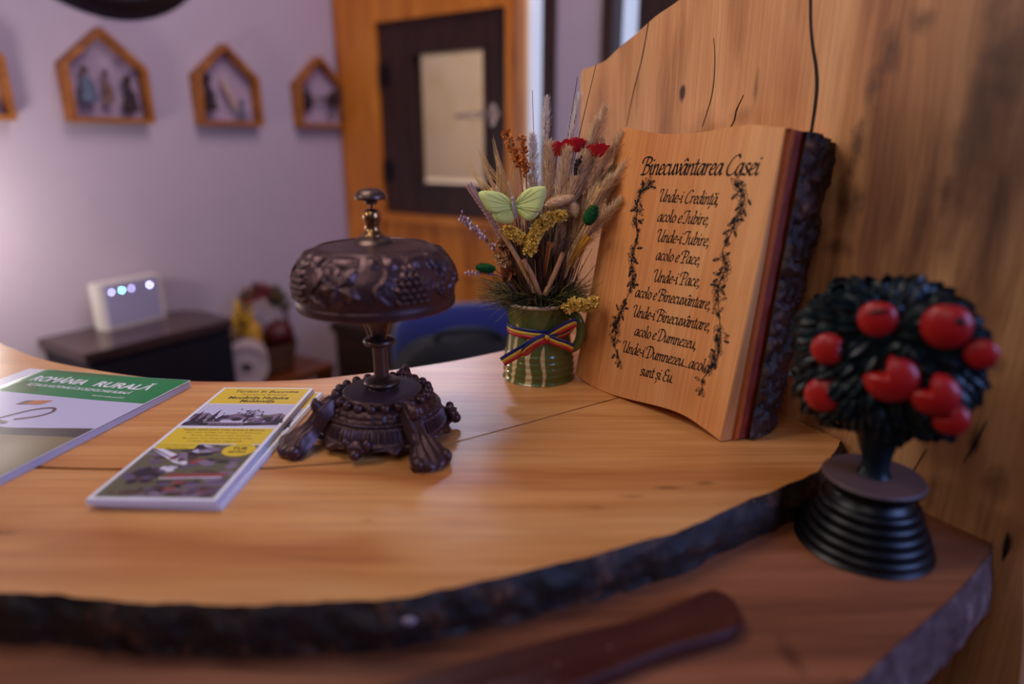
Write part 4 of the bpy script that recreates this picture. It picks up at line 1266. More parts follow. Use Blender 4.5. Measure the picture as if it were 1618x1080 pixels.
b = MB(); b.lathe([(.0340, .0530), (.0328, .0544), (.015, .0552), (.0, .0552)], 64); b.build('pedestal_top', m_ftop, fig)
b = MB(); b.tube(cr([(.0, .0, .053), (.0, 0, .060), (.0, 0, .068), (-.001, 0, .080), (-.002, 0, .1)], 3), [x[0] for x in cr([(.0125, 0), (.0095, 0), (.0095, 0), (.013, 0), (.018, 0)], 3)], 18)
b.build('trunk', m_fol, fig)
b = MB()
FC = Vector((-.0055, 0, .1405)); FA = (.0530, .0255, .0515)
def fshape(d):   # a broad, slightly square crown
    return (1/((abs(d.x)**3.1 + abs(d.z)**3.1 + abs(d.y)**3.1)**(1/3.1)))*(1+.05*sin(d.x*9+d.z*7))
b.ell(FC, FA, 48, 32, 0, None, lambda d: fshape(d)*.94)
cnt = 0
N_ = 230
for k in range(N_):
    zz = 1-2*(k+.5)/N_; ph = k*2.39996
    d = Vector((sqrt(1-zz*zz)*cos(ph), sqrt(1-zz*zz)*sin(ph), zz))
    q = fshape(d)*.93
    p = FC + Vector((d.x*FA[0]*q, d.y*FA[1]*q, d.z*FA[2]*q))
    nrm = Vector((d.x/FA[0], d.y/FA[1], d.z/FA[2])).normalized()
    # leaves hang in bunches, tips fanning down and out
    fan = Vector((d.x*.9, -.05, d.z*.9 - .35 + fr_.uniform(-.25, .25)))
    t = (fan - nrm*fan.dot(nrm))
    t = (t.normalized() if t.length > .05 else nrm.orthogonal().normalized())
    t = (t + nrm*.35).normalized()
    s_ = t.cross(nrm).normalized()
    L, w_ = fr_.uniform(.016, .022), fr_.uniform(.0048, .0064)
    o_ = p - t*L*.35
    rows = []
    for i in range(6):
        u = i/5; hw = w_*sin(pi*min(1, u*.9+.06))**.8 if u < 1 else .0004
        c_ = o_ + t*L*u + nrm*(.0026*sin(pi*u)+.001)
        rows.append([c_-s_*hw-nrm*.0016, c_-s_*hw*.5+nrm*.0006, c_-nrm*.0006, c_+s_*hw*.5+nrm*.0006, c_+s_*hw-nrm*.0016])
    b.grid(rows)
b.build('foliage', m_fol, fig)
def fy(x, z):
    best = 0
    for i in range(60):
        y = -.03*i/60*1.2
        d = Vector((x/FA[0], y/FA[1], (z-FC.z)/FA[2]))
        if d.length > 1e-6 and d.length <= fshape(d.normalized()): best = y
    return best
K = .000456
apples = [(-37, 62, 30, None), (75, 47, 36, None), (-115, 15, 28, 'r'), (137, 3, 24, None), (3, -32, 42, 'tl'), (78, -57, 36, 'tl'), (-112, -65, 32, 'r'), (112, -98, 27, 'tl')]
for (px, pz, r, cut) in apples:
    x, z = px*.000333 - .0010, FC.z + pz*.00043 + .0088 + .00006*px; r *= .00039
    y = fy(x, z)
    b = MB()
    def af(d, cut=cut):
        q = 1 - .10*max(0, d.z)**8
        return q
    if cut is None:
        b.ell((0, 0, 0), (r, r*.5, r*1.04), 32, 22, 0, None, af)
    else:
        # a leaf laps over the apple: a wedge of the front is missing
        nu, nv = 40, 16
        a0, a1 = (radians(100), radians(178)) if cut == 'tl' else (radians(-35), radians(40))
        def prof2(a):
            a_ = (a-a0) % (2*pi)
            if a_ < (a1-a0):
                u_ = a_/(a1-a0)
                return .30 + .70*(2*abs(u_-.5))**1.6 if cut == 'tl' else .62 + .2*abs(sin(u_*pi*2.5)) + .18*(2*abs(u_-.5))**2
            return 1.0
        rows = []
        for j in range(nv+1):
            ph = j/nv*pi/2
            rows.append([(cos(2*pi*i/nu)*r*prof2(2*pi*i/nu)*cos(ph), -sin(ph)*r*.5, sin(2*pi*i/nu)*r*prof2(2*pi*i/nu)*cos(ph)) for i in range(nu)])
        b.grid(rows, closed=True)
        rows = [[(p[0], .004, p[2]) for p in rows[0]], rows[0]]
        b.grid(rows, closed=True)
    o = b.build('apple', m_apple, fig, recalc=True)
    o.location = (x, y - .0015, z)
    if cut is None and px != 137:
        d = MB()
        if px < 0: d.tube([(-.006, -r*.47, .004), (0, -r*.50, .0062), (.006, -r*.44, .0078)], [.0005, .0012, .0005], 6)
        else: d.ell((.006, -r*.42, .005), (.0028, .0014, .0022), 8, 6)
        d.build('calyx', m_fol, o)

# ------------------------------------------------------------------ dark red-brown strip on the lower board
m_strip = plain('oxblood_lacquer', lin(66, 22, 18), .34, noise_amt=.25, nscale=30, bump=.06)
ol = [(-.20,.245),(-.12,.262),(-.0536,.2835),(-.0206,.2968),(.0336,.3165),(.0725,.3290),(.1031,.3447),(.1215,.3545),(.1300,.3560),(.1370,.3500),(.1395,.3400),(.1372,.3285),(.1261,.3182),(.0863,.3037),(.0481,.2853),(.0,.2640),(-.06,.2480),(-.13,.2330),(-.20,.222)]
ol = cr(ol, 4, True)
cxy = (sum(p[0] for p in ol)/len(ol), sum(p[1] for p in ol)/len(ol))
tray = empty('lacquered_strip', (0, 0, STEP))
tag(tray, 'dark reddish brown flat curved wooden strip with a rounded end lying on the lower board', 'wooden strip')
b = MB()
n_ = len(ol); vs = []
def inset(p, i, e):
    t0 = Vector(ol[(i-1) % n_]); t1 = Vector(ol[(i+1) % n_]); d = (t1-t0).normalized(); nr = Vector((d.y, -d.x))
    c_ = Vector(p) + nr*e
    return c_
sgn = 1
test = inset(ol[0], 0, .003)
if (test-Vector(cxy)).length > (Vector(ol[0])-Vector(cxy)).length: sgn = -1
for z, e in ((.0003, .0008), (.0015, 0), (.0080, 0), (.0098, .0010), (.0100, .003), (.0085, .006)):
    for i, p in enumerate(ol):
        c_ = inset(p, i, e*sgn); vs.append((c_.x, c_.y, z))
fs = [[k for k in range(n_)]]
for l in range(5):
    fs += [(l*n_+k, l*n_+(k+1) % n_, (l+1)*n_+(k+1) % n_, (l+1)*n_+k) for k in range(n_)]
fs.append([5*n_+k for k in range(n_)][::-1])
b.add(vs, fs); b.build('body', m_strip, tray, recalc=True)
m_stud = plain('stud', lin(120, 80, 70), .3, .6)
for (x, y) in ((-.05,.268),(-.01,.281),(.025,.2945),(.055,.307),(.06,.297),(.02,.280),(-.03,.263)):
    b = MB(); b.ell((0, 0, 0), (.0012, .0012, .0006), 10, 6)
    so_ = b.build('stud', m_stud, tray); so_.location = (x, y, .0085); so_['label'] = 'pale dot on the dark strip'

# ------------------------------------------------------------------ printed matter
def text_verts(s, size, shear=0., bold=0.):
    cu = bpy.data.curves.new('t', 'FONT'); cu.body = s; cu.size = size; cu.shear = shear; cu.offset = bold; cu.resolution_u = 3
    ob = bpy.data.objects.new('t', cu); COL.objects.link(ob)
    dg = bpy.context.evaluated_depsgraph_get()
    me = bpy.data.meshes.new_from_object(ob.evaluated_get(dg))
    vs = [tuple(v.co) for v in me.vertices]; fs = [tuple(p.vertices) for p in me.polygons]
    bpy.data.objects.remove(ob); bpy.data.curves.remove(cu); bpy.data.meshes.remove(me)
    return vs, fs
def put_text(b, s, cx_, y, width, height, z, mi, shear=0., bold=0., zfn=None):
    vs, fs = text_verts(s, 1.0, shear, bold)
    x0 = min(v[0] for v in vs); x1 = max(v[0] for v in vs)
    sx = width/(x1-x0)
    b.add([(cx_ + (v[0]-(x0+x1)/2)*sx, y + v[1]*height, z) for v in vs], fs, mi)
def pc(n, c): return plain(n, lin(*c), .32, spec=.5)
P_white, P_yellow, P_lav, P_dk, P_pur, P_text = pc('paper_white', (232, 228, 240)), pc('print_yellow', (228, 192, 52)), pc('print_lavender', (196, 190, 222)), pc('print_dark', (50, 40, 54)), pc('print_purple', (104, 84, 116)), pc('print_text', (66, 52, 24))
P_olive, P_red, P_brn, P_pale, P_mid = pc('print_olive', (104, 98, 76)), pc('print_red', (150, 70, 70)), pc('print_brown', (84, 58, 60)), pc('print_pale', (222, 214, 232)), pc('print_mid', (136, 116, 140))
LM = [P_white, P_yellow, P_lav, P_dk, P_pur, P_text, P_olive, P_red, P_brn, P_pale, P_mid]
LW, LL, LT = .0930, .2220, .00115
pr_ = random.Random(3)
def rect(b, x0, y0, x1, y1, z, mi): b.poly([(x0, y0), (x1, y0), (x1, y1), (x0, y1)], z, mi)
def blob(b, x, y, rx, ry, z, mi, n=9, x0=.004, x1=LW-.004, y0=.004, y1=LL-.004):
    b.poly([(max(x0, min(x1, x+rx*cos(2*pi*k/n)*pr_.uniform(.6, 1.1))), max(y0, min(y1, y+ry*sin(2*pi*k/n)*pr_.uniform(.6, 1.1)))) for k in range(n)], z, mi)
def fir(b, x, y, w_, h, z, mi):
    for i in range(4):
        q = i/4; b.poly([(x-w_*(1-q)*.5, y+h*q*.85), (x+w_*(1-q)*.5, y+h*q*.85), (x, y+h*(q*.85+.34))], z+i*2e-6, mi)
def leaflet_art():
    b = MB(); z = LT + .00005; e = 1.2e-5
    m_ = .0035
    rect(b, m_, .178, LW-m_, LL-.003, z, 1)
    put_text(b, 'Turism în Bucovina', LW/2+.003, .2075, .064, .0088, z+2*e, 5, .15, .02)
    put_text(b, 'Tourism in Bukovina', LW/2+.003, .2000, .046, .0056, z+2*e, 5, .15)
    put_text(b, 'Mocănița Huțulca', LW/2+.001, .1905, .060, .0092, z+2*e, 5, .1, .03)
    put_text(b, 'Moldovița', LW/2+.003, .1820, .034, .0088, z+2*e, 5, .1, .03)
    # upper picture: lavender sky, violet hills, firs, bare tree, railcar
    y0, y1 = .1235, .1765
    rect(b, m_, y0, LW-m_, y1, z, 2)
    hill = [(m_, .140)] + [(lerp(m_, LW-m_, i/14), .150+.006*sin(i*1.1)+pr_.uniform(-.002, .002)) for i in range(15)] + [(LW-m_, .138)]
    b.poly(hill, z+e, 10)
    for i in range(26): blob(b, pr_.uniform(.006, LW-.006), pr_.uniform(.133, .150), pr_.uniform(.003, .007), pr_.uniform(.002, .005), z+(2+.05*i)*e, pr_.choice((4, 3, 10, 4, 6)), 8, m_, LW-m_, y0, y1)
    for (x, h) in ((.009, .030), (.016, .024), (.024, .034), (.031, .020), (.078, .018), (.084, .023), (.088, .016)): fir(b, x, .134, .010, h*.92, z+4*e, 3)
    for k in range(40):
        a = pr_.uniform(.25, pi-.25); L = pr_.uniform(.008, .022); x, y = .056, .146
        p = (x+cos(a)*L, y+sin(a)*L); nx, ny = -sin(a)*.0003, cos(a)*.0003
        b.poly([(x-nx, y-ny), (x+nx, y+ny), p], z+5*e, 3)
    rect(b, .0548, .132, .0572, .150, z+5*e, 3)
    for k in range(30): blob(b, .056+pr_.gauss(0, .008), .156+pr_.gauss(0, .004), .0016, .0013, z+(5.2+.02*k)*e, 3, 6, m_, LW-m_, y0, y1)
    rect(b, m_, y0, LW-m_, .1335, z+6*e, 3); rect(b, .026, .129, .058, .1335, z+7*e, 10); rect(b, .020, .1338, .060, .1345, z+7*e, 9)
    for i in range(8): rect(b, .028+i*.0036, .1305, .030+i*.0036, .1325, z+8*e, 3)
    rect(b, m_, y0, LW-m_, .1262, z+7*e, 9); b.poly([(.050, .1262), (LW-m_, .1262), (LW-m_, .1292)], z+8*e, 2)
    for i in range(10): blob(b, pr_.uniform(.006, LW-.006), .1285, .004, .001, z+(7.2+.05*i)*e, pr_.choice((3, 4)), 7, m_, LW-m_, y0, y1)
    # yellow text panel
    rect(b, m_, .0900, LW-m_, .1215, z, 1)
    put_text(b, 'Vacanța ideală pentru toate vârstele în Bucovina', LW/2, .1165, .072, .0042, z+2*e, 5, .1, .02)
    for i, (s_, w_) in enumerate((('The ideal holiday for all ages in Bukovina', .066), ('Pe valea Moldovei cu trenul de epocă', .052), ('By steam train along the Moldova valley', .060), ('Calea ferată îngustă', .046))):
        put_text(b, s_, LW/2+.002, .1110-i*.0056, w_, .0036, z+2*e, 5, .1)
    # lower picture with the steam train
    y0, y1 = .0035, .0885
    rect(b, m_, y0, LW-m_, y1, z, 6)
    for i in range(90): blob(b, pr_.uniform(.004, LW-.004), pr_.uniform(y0, y1), pr_.uniform(.003, .011), pr_.uniform(.0015, .006), z+(1+.05*i)*e, pr_.choice((6, 6, 8, 10, 3, 4, 8)), 9, m_, LW-m_, y0, y1)
    b.poly([(m_, .086), (m_, .080), (.034, .056), (.044, .052), (.046, .056), (.030, .070)], z+6*e, 9); b.poly([(m_, .0825), (.040, .056), (.042, .054), (m_, .080)], z+6.4*e, 4)
    for i in range(12): blob(b, lerp(.030, .062, i/11), .066-.010*i/11+pr_.uniform(-.003, .003), .005, .004, z+(7+.03*i)*e, pr_.choice((4, 10, 8, 7)), 8, m_, LW-m_, y0, y1)
    for i in range(10): blob(b, .048+pr_.gauss(0, .006), .076+pr_.gauss(0, .003), .007, .0035, z+(7.5+.03*i)*e, pr_.choice((9, 2, 10)), 9, m_, LW-m_, y0, y1)
    for i in range(7): blob(b, .040+pr_.gauss(0, .004), .083+pr_.gauss(0, .002), .006, .003, z+(8+.03*i)*e, pr_.choice((3, 4)), 9, m_, LW-m_, y0, y1)
    b.poly([(.036, .031), (.082, .034), (.086, .040), (.040, .038)], z+9*e, 7); b.poly([(.036, .030), (.082, .033), (.082, .0345), (.036, .0315)], z+9.3*e, 9)
    for i in range(26): blob(b, pr_.uniform(.008, .032), pr_.uniform(.024, .046), .005, .004, z+(9+.03*i)*e, pr_.choice((3, 3, 8, 4)), 9, m_, LW-m_, y0, y1)
    for i in range(6): blob(b, .036+pr_.gauss(0, .003), .046+pr_.gauss(0, .002), .004, .0028, z+(9.8+.03*i)*e, pr_.choice((9, 9, 2)), 9, m_, LW-m_, y0, y1)
    for i in range(34): blob(b, pr_.uniform(.040, .088), pr_.uniform(.006, .026), .006, .003, z+(9+.03*i)*e, pr_.choice((3, 8, 8, 7, 10, 4)), 9, m_, LW-m_, y0, y1)
    b.poly([(.060, .020), (LW-m_, .024), (LW-m_, .0215), (.060, .018)], z+10.4*e, 10)
    # small caption strip and round stamp
    rect(b, m_+.001, .080, .038, .0895, z+11*e, 1)
    put_text(b, 'Mocănița Huțulca Moldovița', .0205, .0860, .030, .0032, z+12*e, 5, .1); put_text(b, 'un cadru de basm', .020, .0818, .024, .0030, z+12*e, 5, .1)
    b.poly([(.076+.0135*cos(2*pi*k/28), .0790+.0115*sin(2*pi*k/28)) for k in range(28)], z+11*e, 1)
    put_text(b, 'TUR', .076, .0800, .013, .0058, z+12*e, 5, 0, .05); put_text(b, 'RETRO', .076, .0740, .014, .0046, z+12*e, 5, 0, .04); put_text(b, 'CĂLĂTORII', .076, .0862, .015, .0030, z+12*e, 5)
    return b
# the pile: each leaflet its own thing, the lower ones slid out towards the bell
art0 = None
lrefs = []
NLF = 7
for k in range(NLF):
    topmost = k == NLF-1
    t = k/(NLF-1)
    if k < 3: dx, dy, rz = .0050-.0010*k+pr_.uniform(-.0006, .0006), .010, -.052
    else: dx, dy, rz = pr_.uniform(-.0010, .0010), pr_.uniform(-.001, .001), -.022
    if topmost: dx = dy = 0
    e_ = empty('leaflet', (-.3008+dx*.55, .4118+dy*.5, CT+.0002+k*(LT+.00022)), rz)
    b = MB(); rows = []
    for j in range(13):
        y = LL*j/12
        rows.append([(x, y, 0) for x in (0, LW)])
    b.box((0, 0, 0), (LW, LL, LT*.45)); b.box((.0004, .0004, LT*.5), (LW-.0002, LL-.0006, LT))
    b.build('folded_sheet', P_white, e_, False)
    if art0 is None:
        art0 = leaflet_art().build('printed_face', LM, e_, False)
        a_ = art0
    else:
        a_ = art0.copy(); COL.objects.link(a_); a_.parent = e_
    if topmost: tag(e_, 'narrow yellow tourist leaflet with train pictures on top of its pile', 'leaflet', None)
    else: tag(e_, ['narrow leaflet at the bottom of the pile, slid out towards the bell', 'narrow leaflet second from the bottom of the pile', 'narrow leaflet third from the bottom of the pile', 'narrow leaflet in the middle of the pile', 'narrow leaflet two below the top of the pile', 'narrow leaflet just under the topmost one of the pile'][k], 'leaflet')
    e_['group'] = 'tourist leaflets in a pile'

# magazine
MW, ML = .208, .297
mr = radians(-12.5)
ux, uy = Vector((cos(mr), sin(mr), 0)), Vector((-sin(mr), cos(mr), 0))
fr_c = Vector((-.3420, .6590, CT+.0003))
mg = empty('magazine', fr_c - ux*MW - uy*ML, mr)
tag(mg, 'large magazine with green title band and country scene cover beside the leaflets', 'magazine')
C_green, C_sky, C_hill, C_field, C_field2, C_well, C_flag, C_wht, C_g2 = pc('cover_green', (24, 130, 72)), pc('cover_sky', (196, 190, 222)), pc('cover_hill', (70, 62, 60)), pc('cover_field', (132, 116, 80)), pc('cover_field_light', (160, 142, 104)), pc('cover_well', (104, 72, 62)), pc('cover_flag', (200, 120, 40)), pc('cover_white', (236, 234, 240)), pc('cover_green_dark', (60, 110, 48))
CMs = [C_green, C_sky, C_hill, C_field, C_field2, C_well, C_flag, C_wht, C_g2, P_white]
MT = .0062
def mz(x, y):  # the covers lift a little towards the fore edge
    return MT + .0012*smooth(.15, .208, x)*(.4+.6*y/ML) - .003*smooth(.03, 0, x)
pg = MB()
for k in range(9):
    z0 = .0002 + k*(MT-.0006)/9
    ins = .0002+.0007*abs(sin(k*2.1))
    rows = [[(x, y, z0 + .0009*(k/9)*smooth(.15, .208, x)) for x in (.0, .05, .1, .15, .18, .2, MW-ins)] for y in (.0004, .1, .2, ML-.0006)]
    pg.grid(rows); pg.grid([[(p[0], p[1], p[2]+(MT-.001)/9*.62) for p in r] for r in rows])
    a_ = rows; hgt = (MT-.001)/9*.62
    pg.grid([[r[-1] for r in rows], [(r[-1][0], r[-1][1], r[-1][2]+hgt) for r in rows]])
    pg.grid([rows[0], [(p[0], p[1], p[2]+hgt) for p in rows[0]]]); pg.grid([rows[-1], [(p[0], p[1], p[2]+hgt) for p in rows[-1]]])
pg.build('pages', P_white, mg, False)
b = MB()
xs = [MW*i/24 for i in range(25)]; ys = [ML*i/30 for i in range(31)]
b.grid([[(x, y, mz(x, y)) for x in xs] for y in ys], 9)
def clipgrid(x0, x1, y0, y1, mi, dz=.00006):
    n1, n2 = max(2, int((x1-x0)/.008)), max(2, int((y1-y0)/.01))
    b.grid([[(lerp(x0, x1, i/n1), lerp(y0, y1, j/n2), mz(lerp(x0, x1, i/n1), lerp(y0, y1, j/n2))+dz) for i in range(n1+1)] for j in range(n2+1)], mi)
clipgrid(.0, MW-.001, .2300, ML-.0005, 0)
clipgrid(.0, MW-.001, .110, .2300, 1)
clipgrid(.0, MW-.001, .0005, .110, 3)
def cpoly(pts, mi, dz): b.add([(x, y, mz(x, y)+dz) for x, y in pts], [list(range(len(pts)))], mi)
cpoly([(0,.232),(.03,.236),(.06,.231),(.075,.238),(.06,.252),(.03,.262),(0,.26)], 8, .00011)
cpoly([(.03,.29),(.08,.287),(.13,.291),(.10,.296),(.04,.296)], 8, .00011)
hl = [(0,.180),(.03,.178),(.06,.174),(.10,.162),(.125,.158),(.15,.162),(.18,.167),(MW-.001,.171)]
strip_ = [[(x, lerp(.120, y, q), 0) for x, y in cr(hl, 3)] for q in (0, .5, 1)]
b.grid([[(p[0], p[1], mz(p[0], p[1])+.00012) for p in r] for r in strip_], 2)
strip_ = [[(x, lerp(.08, y*.62+.046, q), 0) for x, y in cr(hl, 3)] for q in (0, .5, 1)]
b.grid([[(p[0], p[1], mz(p[0], p[1])+.00018) for p in r] for r in strip_], 3)
cpoly([(0,.02),(.10,.01),(.18,.0),(.0,.0)], 4, .00012); cpoly([(0,.070),(.12,.060),(.19,.072),(.08,.085)], 4, .0002)
# draw-well on the cover
WX, WY = .028, .008
def bar(x0, y0, x1, y1, w_, mi, dz):
    x0 += WX; x1 += WX; y0 += WY; y1 += WY
    d = Vector((x1-x0, y1-y0)).normalized(); nx, ny = -d.y*w_, d.x*w_
    cpoly([(x0-nx, y0-ny), (x1-nx, y1-ny), (x1+nx, y1+ny), (x0+nx, y0+ny)], mi, dz)
bar(.044,.128,.070,.168,.0022,5,.00024); bar(.056,.122,.078,.162,.0018,5,.00024); bar(.050,.166,.088,.158,.0024,5,.00026); bar(.040,.150,.046,.124,.0020,5,.00024)
arc = cr([(.072,.166),(.085,.188),(.100,.196),(.108,.188),(.103,.176),(.088,.166)], 4)
for i in range(len(arc)-1): bar(arc[i][0], arc[i][1], arc[i+1][0], arc[i+1][1], .0016, 5, .00024)
bar(.020,.112,.052,.146,.006,5,.00022); cpoly([(x+WX, y+WY) for x, y in ((.056,.196),(.080,.201),(.084,.212),(.058,.206))], 6, .00024); cpoly([(x+WX, y+WY) for x, y in ((.056,.196),(.064,.1980),(.066,.2078),(.058,.206))], 5, .00026)
rest = MB()
def mt(s_, x0, x1, y, h, mi, bold=0., shear=0.):
    vs, fs = text_verts(s_, 1., shear, bold); a0 = min(v[0] for v in vs); a1 = max(v[0] for v in vs)
    b.add([((x0+(v[0]-a0)/(a1-a0)*(x1-x0)), y+v[1]*h, mz(x0+(v[0]-a0)/(a1-a0)*(x1-x0), y)+.00016) for v in vs], fs, mi)
mt('ROMÂNIA', .036, .103, .2630, .0195, 7, .03); mt('RURALĂ', .116, .183, .2630, .0195, 7, .03)
mt('REȚEAUA NAȚIONALĂ DE DEZVOLTARE RURALĂ', .046, .172, .2500, .0085, 7, .02); mt('Număr ediție specială', .138, .175, .2385, .0055, 7)
b.build('cover', CMs, mg, False)

# ------------------------------------------------------------------ things on the house wall
m_frame = wood('honey_frame', lin(190, 118, 42), lin(168, 98, 32), lin(126, 70, 22), 'X', 2.0, .5, .1)
m_back = plain('frame_backing', lin(186, 160, 176), .8)
def house(t, label):
    e_ = empty('house_shadow_box', w1pos(t, .0, 1.352), A1)
    tag(e_, label, 'shadow box', 'house shaped shadow boxes on the plaster wall')
    out = [(-.110, 0), (.110, 0), (.110, .146), (0, .240), (-.110, .146)]
    inn = [(-.097, .013), (.097, .013), (.097, .1395), (0, .2225), (-.097, .1395)]
    b = MB(); D = .045
    vs = [(x, -D, z) for x, z in out] + [(x, -D, z) for x, z in inn] + [(x, -.001, z) for x, z in out] + [(x, -.001, z) for x, z in inn]
    fs = []
    for i in range(5):
        j = (i+1) % 5
        fs += [(i, j, 5+j, 5+i), (10+i, 15+i, 15+j, 10+j), (i, 10+i, 10+j, j), (5+i, 5+j, 15+j, 15+i)]
    b.add(vs, fs); b.build('frame', m_frame, e_, False, recalc=True)
    b = MB(); b.poly([(x, -.0045, z) for x, z in inn]); b.poly([(x, -.0015, z) for x, z in inn][::-1]); b.build('backing', m_back, e_, False)
    return e_
house(.028, 'large house shaped wooden shadow box with three small figures inside')
house(.3955, 'middle house shaped wooden shadow box with a leaning stick inside')
house(.7715, 'house shaped wooden shadow box nearest the window corner')
house(-.318, 'house shaped wooden shadow box cut by the picture edge')
def orn(name, t, dx, z, build, label, cat, mats):
    b = MB(); build(b); o = b.build(name, mats); o.location = w1pos(t+dx, .027, 1.352+z); o.rotation_euler = (0, 0, A1); tag(o, label, cat); return o
m_n = plain('dark_cloth', lin(52, 34, 42), .85); m_bl = plain('slate_cloth', lin(96, 104, 128), .85); m_skin = plain('doll_wood', lin(120, 84, 76), .7); m_pale = plain('pale_stick', lin(196, 164, 150), .7)
def doll(h, w_, hat):
    def f(b):
        b.lathe(cr([(.0, 0), (w_, 0), (w_*.92, h*.15), (w_*.45, h*.55), (w_*.30, h*.68), (.0, h*.70)], 3), 20, mi=0)
        b.ell((0, 0, h*.78), (w_*.34, w_*.34, h*.12), 14, 10, 1)
        b.ell((0, .002, h*.83), (w_*.42, w_*.40, h*.11), 14, 10, 2)
        if hat: b.lathe([(.0, h*.86), (w_*.7, h*.86), (w_*.7, h*.875), (w_*.36, h*.88), (w_*.34, h*.99), (0, h)], 16, mi=2)
        for s_ in (-1, 1): b.tube([(s_*w_*.3, 0, h*.62), (s_*w_*.7, -.004, h*.42), (s_*w_*.55, -.010, h*.32)], w_*.14, 8, 0)
    return f
orn('doll', .028, -.052, .052, doll(.095, .022, False), 'little doll in a slate blue skirt inside the large shadow box', 'doll', [m_bl, m_skin, m_n])
orn('doll', .028, .0, .052, doll(.085, .013, True), 'slim dark doll with a hat between the other two', 'doll', [m_skin, m_skin, m_n])
orn('doll', .028, .056, .032, doll(.095, .020, True), 'dark robed doll on the right of the large shadow box', 'doll', [m_n, m_n, m_n])
orn('doll', .3955, -.066, .045, doll(.105, .020, True), 'dark doll in the middle shadow box beside the leaning stick', 'doll', [m_n, m_n, m_n])
orn('carved_stick', .3955, -.004, .013, lambda b: b.tube([(.030, 0, .035), (.018, 0, .06), (-.004, 0, .105), (-.010, 0, .13)], [.006, .008, .009, .005], 10), 'pale carved stick leaning in the middle shadow box', 'stick', [m_pale])
def shears(b):
    for s_ in (-1, 1): b.tube([(s_*.010, 0, .0), (-s_*.004, 0, .03), (-s_*.006, 0, .045)], .004, 8)
    for s_ in (-1, 1): b.tube([(s_*.010+.008*cos(a), 0, -.008+.008*sin(a)) for a in [2*pi*k/12 for k in range(13)]], .0028, 6, caps=False)
orn('small_shears', .3955, .045, .034, shears, 'small slate grey shears hanging in the middle shadow box', 'shears', [m_bl])
def bag(b):
    b.ell((0, 0, .03), (.024, .012, .032), 16, 12); b.tube(cr([(-.012, 0, .055), (-.010, 0, .075), (0, 0, .083), (.010, 0, .075), (.012, 0, .055)], 4), .003, 8)
orn('miniature_bag', .7715, -.060, .060, bag, 'dark miniature bag inside the shadow box nearest the corner', 'bag', [m_n])
def pan(b):
    b.lathe([(0, 0), (.026, .0), (.028, .010), (.025, .010), (.0, .004)], 24); b.box((-.08, -.004, .002), (-.024, .004, .007))
o = orn('miniature_pan', .7715, .056, .100, pan, 'dark miniature pan inside the shadow box nearest the corner', 'pan', [m_n]); o.rotation_euler = (pi/2, 0, A1)
orn('miniature_ring', .7715, .045, .048, lambda b: b.tube([(.014*cos(2*pi*k/20), 0, .018*sin(2*pi*k/20)) for k in range(21)], .003, 8, caps=False), 'small grey ring hanging low in the shadow box nearest the corner', 'ring', [m_bl])
b = MB(); b.lathe(cr([(.0, .012), (.26, .012), (.285, .018), (.31, .020), (.325, .010), (.33, .0), (.0, .0)], 3), 96)
o = b.build('wall_disc', plain('black_disc', lin(22, 12, 16), .4)); o.location = w1pos(.085, .001, 1.645+.33); o.rotation_euler = (pi/2, 0, A1)
tag(o, 'big round black disc hanging above the large shadow box', 'wall plate')

# ------------------------------------------------------------------ cabinet and router
cab = empty('small_cabinet', w1pos(-.04, .012, 0), A1)
tag(cab, 'low black cabinet with a dark glossy top against the plaster wall', 'cabinet')
m_cab = plain('cabinet_black', lin(24, 22, 32), .5); m_cabtop = wood('cabinet_top', lin(86, 62, 58), lin(66, 46, 46), lin(44, 30, 32), 'X', .8, .22, .05)
x0, x1, dd = -.215, .205, .25
b = MB(); b.box((x0+.012, -dd+.012, .04), (x1-.012, 0, .775)); b.box((x0+.03, -dd+.03, 0), (x1-.03, -.01, .04)); b.build('carcass', m_cab, cab, False)
to = [(x0, 0), (x0, -dd), (x1-.02, -dd), (x1-.005, -dd+.008), (x1, -dd+.03), (x1, -.09), (x1-.02, -.03), (x1-.07, 0)]
b = MB(); b.prism(to, .775, .800); b.build('top', m_cabtop, cab, False, recalc=True)
for k in range(2):
    b = MB(); b.box((x0+.02, -dd+.000, .41+.0*k if k else .06), (x1-.02, -dd+.0115, .76 if k else .39)); d_ = b.build('drawer', m_cab, cab, False)
    b = MB(); b.ell((0, -dd-.008, .62 if k else .25), (.012, .010, .012)); b.build('knob', m_dkmetal, d_)
rt = empty('router', (-1.098, 1.840, .8004), atan2(.155, .083)+.02)
tag(rt, 'white upright router box with glowing lights on the black cabinet', 'router')
m_rw = plain('router_white', lin(232, 222, 216), .4); m_rf = plain('router_face', lin(168, 162, 196), .35)
b = MB(); RH, RWd = .130, .088
pr2 = cr([(-RWd+.006, -.019), (RWd-.006, -.019), (RWd, -.013), (RWd, .013), (RWd-.006, .019), (-RWd+.006, .019), (-RWd, .013), (-RWd, -.013)], 2, True)
b.prism(pr2, 0, RH); b.build('case', m_rw, rt, False, recalc=True)
b = MB(); b.box((-RWd+.010, -.0205, .006), (RWd-.006, -.0188, RH-.006)); b.build('front_panel', m_rf, rt, False)
for k, (x, c_, s_) in enumerate(((-.058, (.55, .55, 1.0), 14), (-.028, (.25, .9, 1.0), 30), (.000, (.55, .5, 1.0), 13), (.056, (.6, .62, 1.0), 26))):
    b = MB(); b.lathe([(0, .0006), (.0022, .0004), (.0026, .0)], 14); o = b.build('indicator_light', emit('led_%d' % k, c_, s_*1.3), rt); o.location = (x, -.0206, RH-.026); o.rotation_euler = (pi/2, 0, 0)

